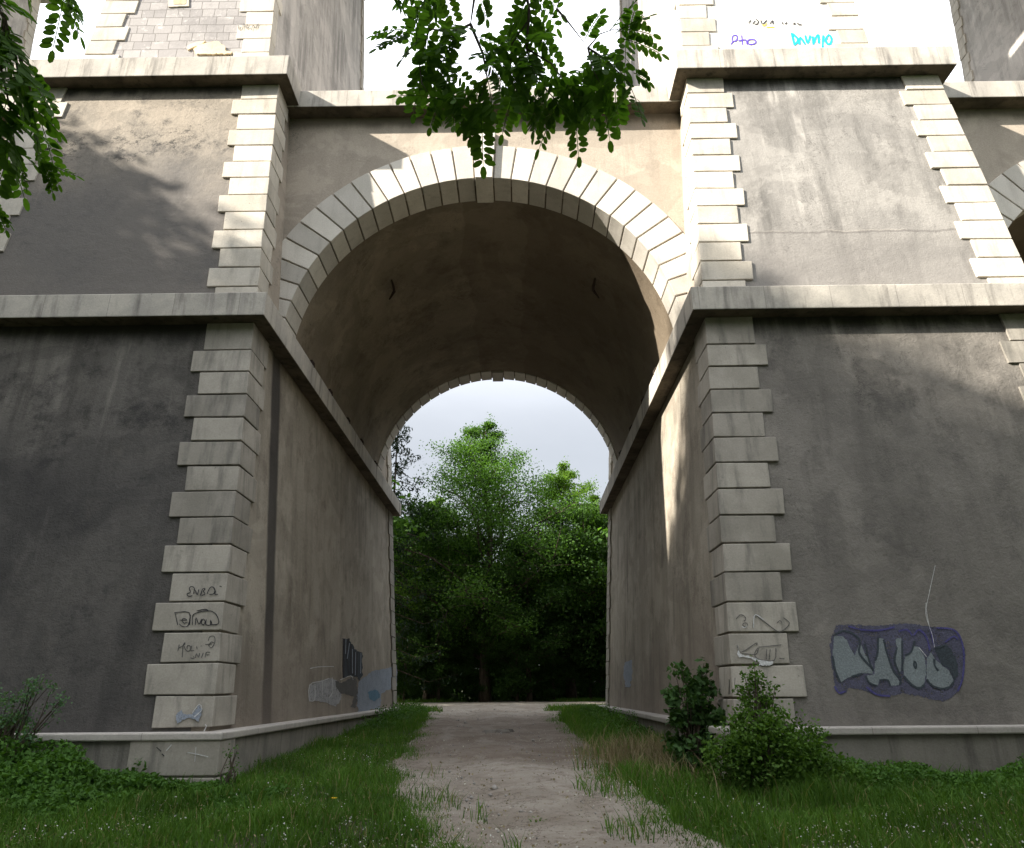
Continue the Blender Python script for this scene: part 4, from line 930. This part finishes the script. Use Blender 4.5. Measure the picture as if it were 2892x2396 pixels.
# spruce beyond the left pier
wd = MB(); sp_h = 17.5; rr = random.Random(4); P = []
wd.tube([(0, 0, -.2), (0, 0, sp_h*.5), (.05, 0, sp_h)], [.2, .12, .02], 7)
for i in range(64):
    f = .12 + .87*i/64; z = sp_h*f; l = 4.3*(1-f)**.6 + .3; az = i*2.4
    p0 = Vector((0, 0, z)); p1 = p0 + Vector((math.cos(az)*l*.6, math.sin(az)*l*.6, -.22*l)); p2 = p0 + Vector((math.cos(az)*l, math.sin(az)*l, -.12*l)); wd.tube([p0, p1, p2], [.03, .02, .006], 4)
    for j in range(60):
        t_ = rr.uniform(.15, 1); q = p0.lerp(p1, t_*1.67) if t_ < .6 else p1.lerp(p2, (t_-.6)*2.5)
        P.append(q + Vector((rr.gauss(0, .12), rr.gauss(0, .12), rr.uniform(-.6, .04)*(1.1-t_*.5))))
V, F_ = leaves(np.array([tuple(p) for p in P]), .30, .09, np.random.default_rng(2), .3, 1.2)
me = bpy.data.meshes.new('spruce_trunk'); me.from_pydata(wd.v, [], wd.f); me.materials.append(M['bark'])
make_tree('spruce_tree', (me, fast_mesh('spruce_crown', V, F_, M['needle'])), None, at_tree(788, 44), 'dark drooping spruce half hidden by the left side of the arch')

# trees on the photographer's side: their shade lies on the lower half of the viaduct
GS = 'tall trees on the near side of the viaduct'
def facing(xf, zt_, yt, H=17.):
    """a tree at depth yt whose top shades the facade at (xf, zt_)"""
    t_ = (11.3 - yt)/SUN.y; return xf - SUN.x*t_, yt, zt_ - SUN.z*t_
for i, (xf, zf, yt) in enumerate(((-12.5, 10.6, 6.5), (-8.0, 10.0, 6.0), (-5.2, 7.8, 3.2), (-1.0, 4.2, 1.5), (2.8, 5.4, -.5), (5.6, 5.8, -1.5), (-10.5, 6, 2.0), (-5.8, 5.2, 1.0), (-2.5, 3.6, -1.5), (1.4, 3.6, -3.), (4.9, 4.2, -4.5), (8.2, 5.3, -4.), (6.8, 1.5, -5))):
    tx, ty, top = facing(xf, zf, yt); sc = (top + 1.3)/17.3
    make_tree('shade_tree', pD, None, (tx, ty, float(gz(tx, ty))), 'tall leafy tree on the near side of the viaduct casting shade', GS, rot=i*1.7, sc=sc, xy=.85 if i < 2 else .72)

for i, (x_, y_, s_) in enumerate(((-6, -9, .9), (2, -11, 1.), (9, -8, .95), (14, -2, .9), (-13, -8, .9), (16, 6, .75))):
    make_tree('shade_tree', pD, None, g(x_, y_), 'tall leafy tree on the near side of the viaduct casting shade', GS, rot=i*2.1, sc=s_)
# ------------------------------------------------------------------ the locust tree whose twigs hang into the picture
base = Vector((1.6, -2.6, float(gz(1.6, -2.6))))
loc = empty('locust_tree', base, label='locust tree whose feathery leafy twigs hang into the top of the view', cat='tree')
tm = MB(); tm.tube([base + Vector((0, 0, -.2)), base + Vector((.1, .1, 2.2)), base + Vector((.0, .2, 5)), base + Vector((-.2, .4, 9))], [.24, .18, .13, .05], 9); tm.build('trunk', M['bark'], loc, smooth=True)
lr = random.Random(12); LV = []; LF = []; rach = MB()
def leaflet(p, d, nrm, L, W):
    s_ = d.cross(nrm).normalized(); n0 = len(LV); K = 8
    for k in range(K):
        a = 2*math.pi*k/K; u_ = (1 - math.cos(a))*.5; v_ = math.sin(a)*.5
        LV.append(tuple(p + d*(L*u_) + s_*(W*v_) + nrm*(abs(v_)*W*.15)))
    LF.append(tuple(range(n0, n0+K)))
def compound(p, d, L, n=7, size=.036):
    """one feathery leaf: a curved rachis with pairs of oval leaflets"""
    d = d.normalized(); side = d.cross(Vector((0, 0, 1)))
    side = side.normalized() if side.length > .05 else Vector((1, 0, 0))
    side = (side + Vector((lr.gauss(0, .35), lr.gauss(0, .35), lr.gauss(0, .35)))).normalized(); side = (side - d*side.dot(d)).normalized()
    nrm = side.cross(d).normalized(); pts = [p]; q = p.copy(); dd = d.copy()
    for i in range(n+1):
        q = q + dd*(L/(n+1)); pts.append(q.copy()); dd = (dd + Vector((0, 0, -.055))).normalized()
        if i >= n: break
        for sg in (-1, 1):
            ld = (side*sg + dd*.38 + Vector((0, 0, -.12)) + Vector((lr.gauss(0, .12), lr.gauss(0, .12), lr.gauss(0, .12)))).normalized()
            l_ = size*lr.uniform(.85, 1.1)*(1 - .25*abs(i/n - .45)); nn = (nrm + Vector((lr.gauss(0, .22), lr.gauss(0, .22), lr.gauss(0, .22)))).normalized()
            leaflet(q + ld*.003, ld, nn, l_, l_*.52)
    leaflet(pts[-1], dd, nrm, size, size*.5); rach.tube(pts, [.0016]*(len(pts)-1) + [.0008], 4)
def P3(u, v, dist): return ray(u, v).normalized()*dist
wood = MB()
def twig(pts, r0, leafy=True, every=.036, Ls=(.15, .23), down=.5):
    wood.tube(pts, [r0*(1 - .8*i/(len(pts)-1)) for i in range(len(pts))], 5)
    if not leafy: return
    k = 0
    for a, c in zip(pts[:-1], pts[1:]):
        seg = (c-a).length; m_ = max(1, int(seg/every))
        for j in range(m_):
            p = a.lerp(c, (j+lr.random())/m_); t_ = (c-a).normalized(); k += 1
            rd = Vector((lr.gauss(0, 1), lr.gauss(0, .8), lr.gauss(-down, .7))).normalized(); d = (rd + t_*.35).normalized()
            compound(p, d, lr.uniform(*Ls), lr.randint(7, 10), lr.uniform(.038, .049))
    compound(pts[-1], (pts[-1]-pts[-2]), .12)
limb = MB(); limb.tube([base + Vector((.05, .1, 3.0)), Vector((1.2, -1.2, 3.4)), Vector((.7, .2, 4.0)), Vector((.35, 1.2, 4.1)), P3(985, -180, 3.5)], [.08, .06, .045, .03, .014], 7)
limb.tube([Vector((.7, .2, 4.0)), Vector((-.6, 1.0, 4.2)), Vector((-1.5, 1.5, 3.9)), P3(-60, -160, 3.4)], [.04, .03, .022, .012], 7); limb.build('limb', M['bark'], loc, smooth=True)
D = 2.75
J = P3(985, -180, 3.5)
twig([J, P3(975, -20, 3.0), P3(965, 50, 2.9)], .010, False)
twig([P3(965, 50, 2.9), P3(990, 110, 2.8), P3(1000, 165, 2.7), P3(980, 215, 2.6)], .006)
twig([P3(965, 50, 2.9), P3(930, 65, 2.8), P3(880, 60, 2.8), P3(850, 90, 2.7)], .005, every=.045)
twig([P3(880, 60, 2.8), P3(860, 130, 2.8), P3(865, 170, 2.7), P3(880, 195, 2.65)], .004)
twig([P3(930, 65, 2.8), P3(925, 130, 2.75), P3(930, 180, 2.7), P3(930, 215, 2.6)], .004)
twig([J, P3(900, -60, 3.1), P3(870, 0, 2.9)], .006, every=.035)
twig([J, P3(1070, -70, 3.2), P3(1085, 20, 3.0), P3(1080, 100, 2.9), P3(1100, 165, 2.8), P3(1135, 200, 2.7)], .008)
twig([P3(1085, 40, 3.0), P3(1050, 90, 2.9), P3(1045, 150, 2.8), P3(1060, 190, 2.7)], .004)
twig([P3(1080, 100, 2.9), P3(1130, 130, 2.8), P3(1160, 170, 2.7), P3(1185, 200, 2.65)], .004)
twig([J, P3(1180, -120, 3.2), P3(1142, 19, 3.0)], .006, False); twig([P3(1142, 19, 3.0), P3(1165, 45, 2.9), P3(1206, 98, 2.8)], .005, False)
twig([P3(1206, 98, 2.8), P3(1215, 140, 2.75), P3(1235, 180, 2.7)], .004, every=.035); twig([P3(1206, 98, 2.8), P3(1250, 130, 2.8), P3(1290, 170, 2.7), P3(1300, 195, 2.65)], .004)
twig([P3(1206, 98, 2.8), P3(1230, 70, 2.85), P3(1260, 60, 2.85), P3(1290, 70, 2.8)], .003, every=.05, down=0)
for (u, v, u2, v2) in ((835, 60, 760, 62), (840, 68, 765, 90), (1260, 70, 1330, 20), (1275, 80, 1365, 100), (1200, 80, 1230, 20), (985, 0, 1000, 40), (870, 0, 900, 25), (1290, 70, 1300, 15), (1265, 60, 1345, 60), (800, -15, 830, 15),
                       (1300, 150, 1335, 165), (960, 215, 975, 275), (990, 215, 1000, 272), (900, 215, 880, 262), (1170, 205, 1175, 260), (1150, 210, 1110, 250)):
    compound(P3(u, v, 2.7), P3(u2, v2, 2.66) - P3(u, v, 2.7), (P3(u2, v2, 2.66) - P3(u, v, 2.7)).length, 8, .036)
def finish():
    global LV, LF, wood, rach
    wood.build('twig', M['bark'], loc); rach.build('rachis', M['leaf_locust'], loc)
    me = bpy.data.meshes.new('leaflets'); me.from_pydata(LV, [], LF); me.materials.append(M['leaf_locust']); link('leaflets', me, loc)
    LV = []; LF = []; wood = MB(); rach = MB()
finish()
JL = P3(-60, -160, 3.4)
twig([JL, P3(-40, -40, 3.0), P3(10, 40, 2.8), P3(30, 110, 2.7), P3(40, 170, 2.6)], .008)
twig([P3(10, 40, 2.8), P3(0, 130, 2.7), P3(20, 220, 2.6), P3(30, 290, 2.5)], .005); twig([P3(40, 110, 2.7), P3(60, 180, 2.65), P3(70, 240, 2.6)], .004)
twig([P3(0, 130, 2.7), P3(-20, 200, 2.7), P3(0, 280, 2.7), P3(50, 320, 2.65)], .004); twig([JL, P3(60, -70, 3.0), P3(130, -30, 2.8), P3(145, -5, 2.7)], .005, every=.12)
for (u, v, u2, v2) in ((85, 330, 115, 395), (80, 335, 160, 350), (-20, 420, 25, 455), (-20, 415, 20, 470), (70, 300, 130, 375), (140, -20, 155, 25), (30, 300, 60, 380)):
    compound(P3(u, v, 2.6), P3(u2, v2, 2.6) - P3(u, v, 2.6), (P3(u2, v2, 2.6) - P3(u, v, 2.6)).length, 8, .024)
finish()
r2 = np.random.default_rng(6); P = np.array([base.x - .2, base.y - .6, 8.2]) + r2.normal(size=(16000, 3))*np.array([1.5, 1.4, 1.6]); V, F_ = leaves(P, .12, .06, r2, .7)
link('crown', fast_mesh('crown', V, F_, M['leaf_locust']), loc)
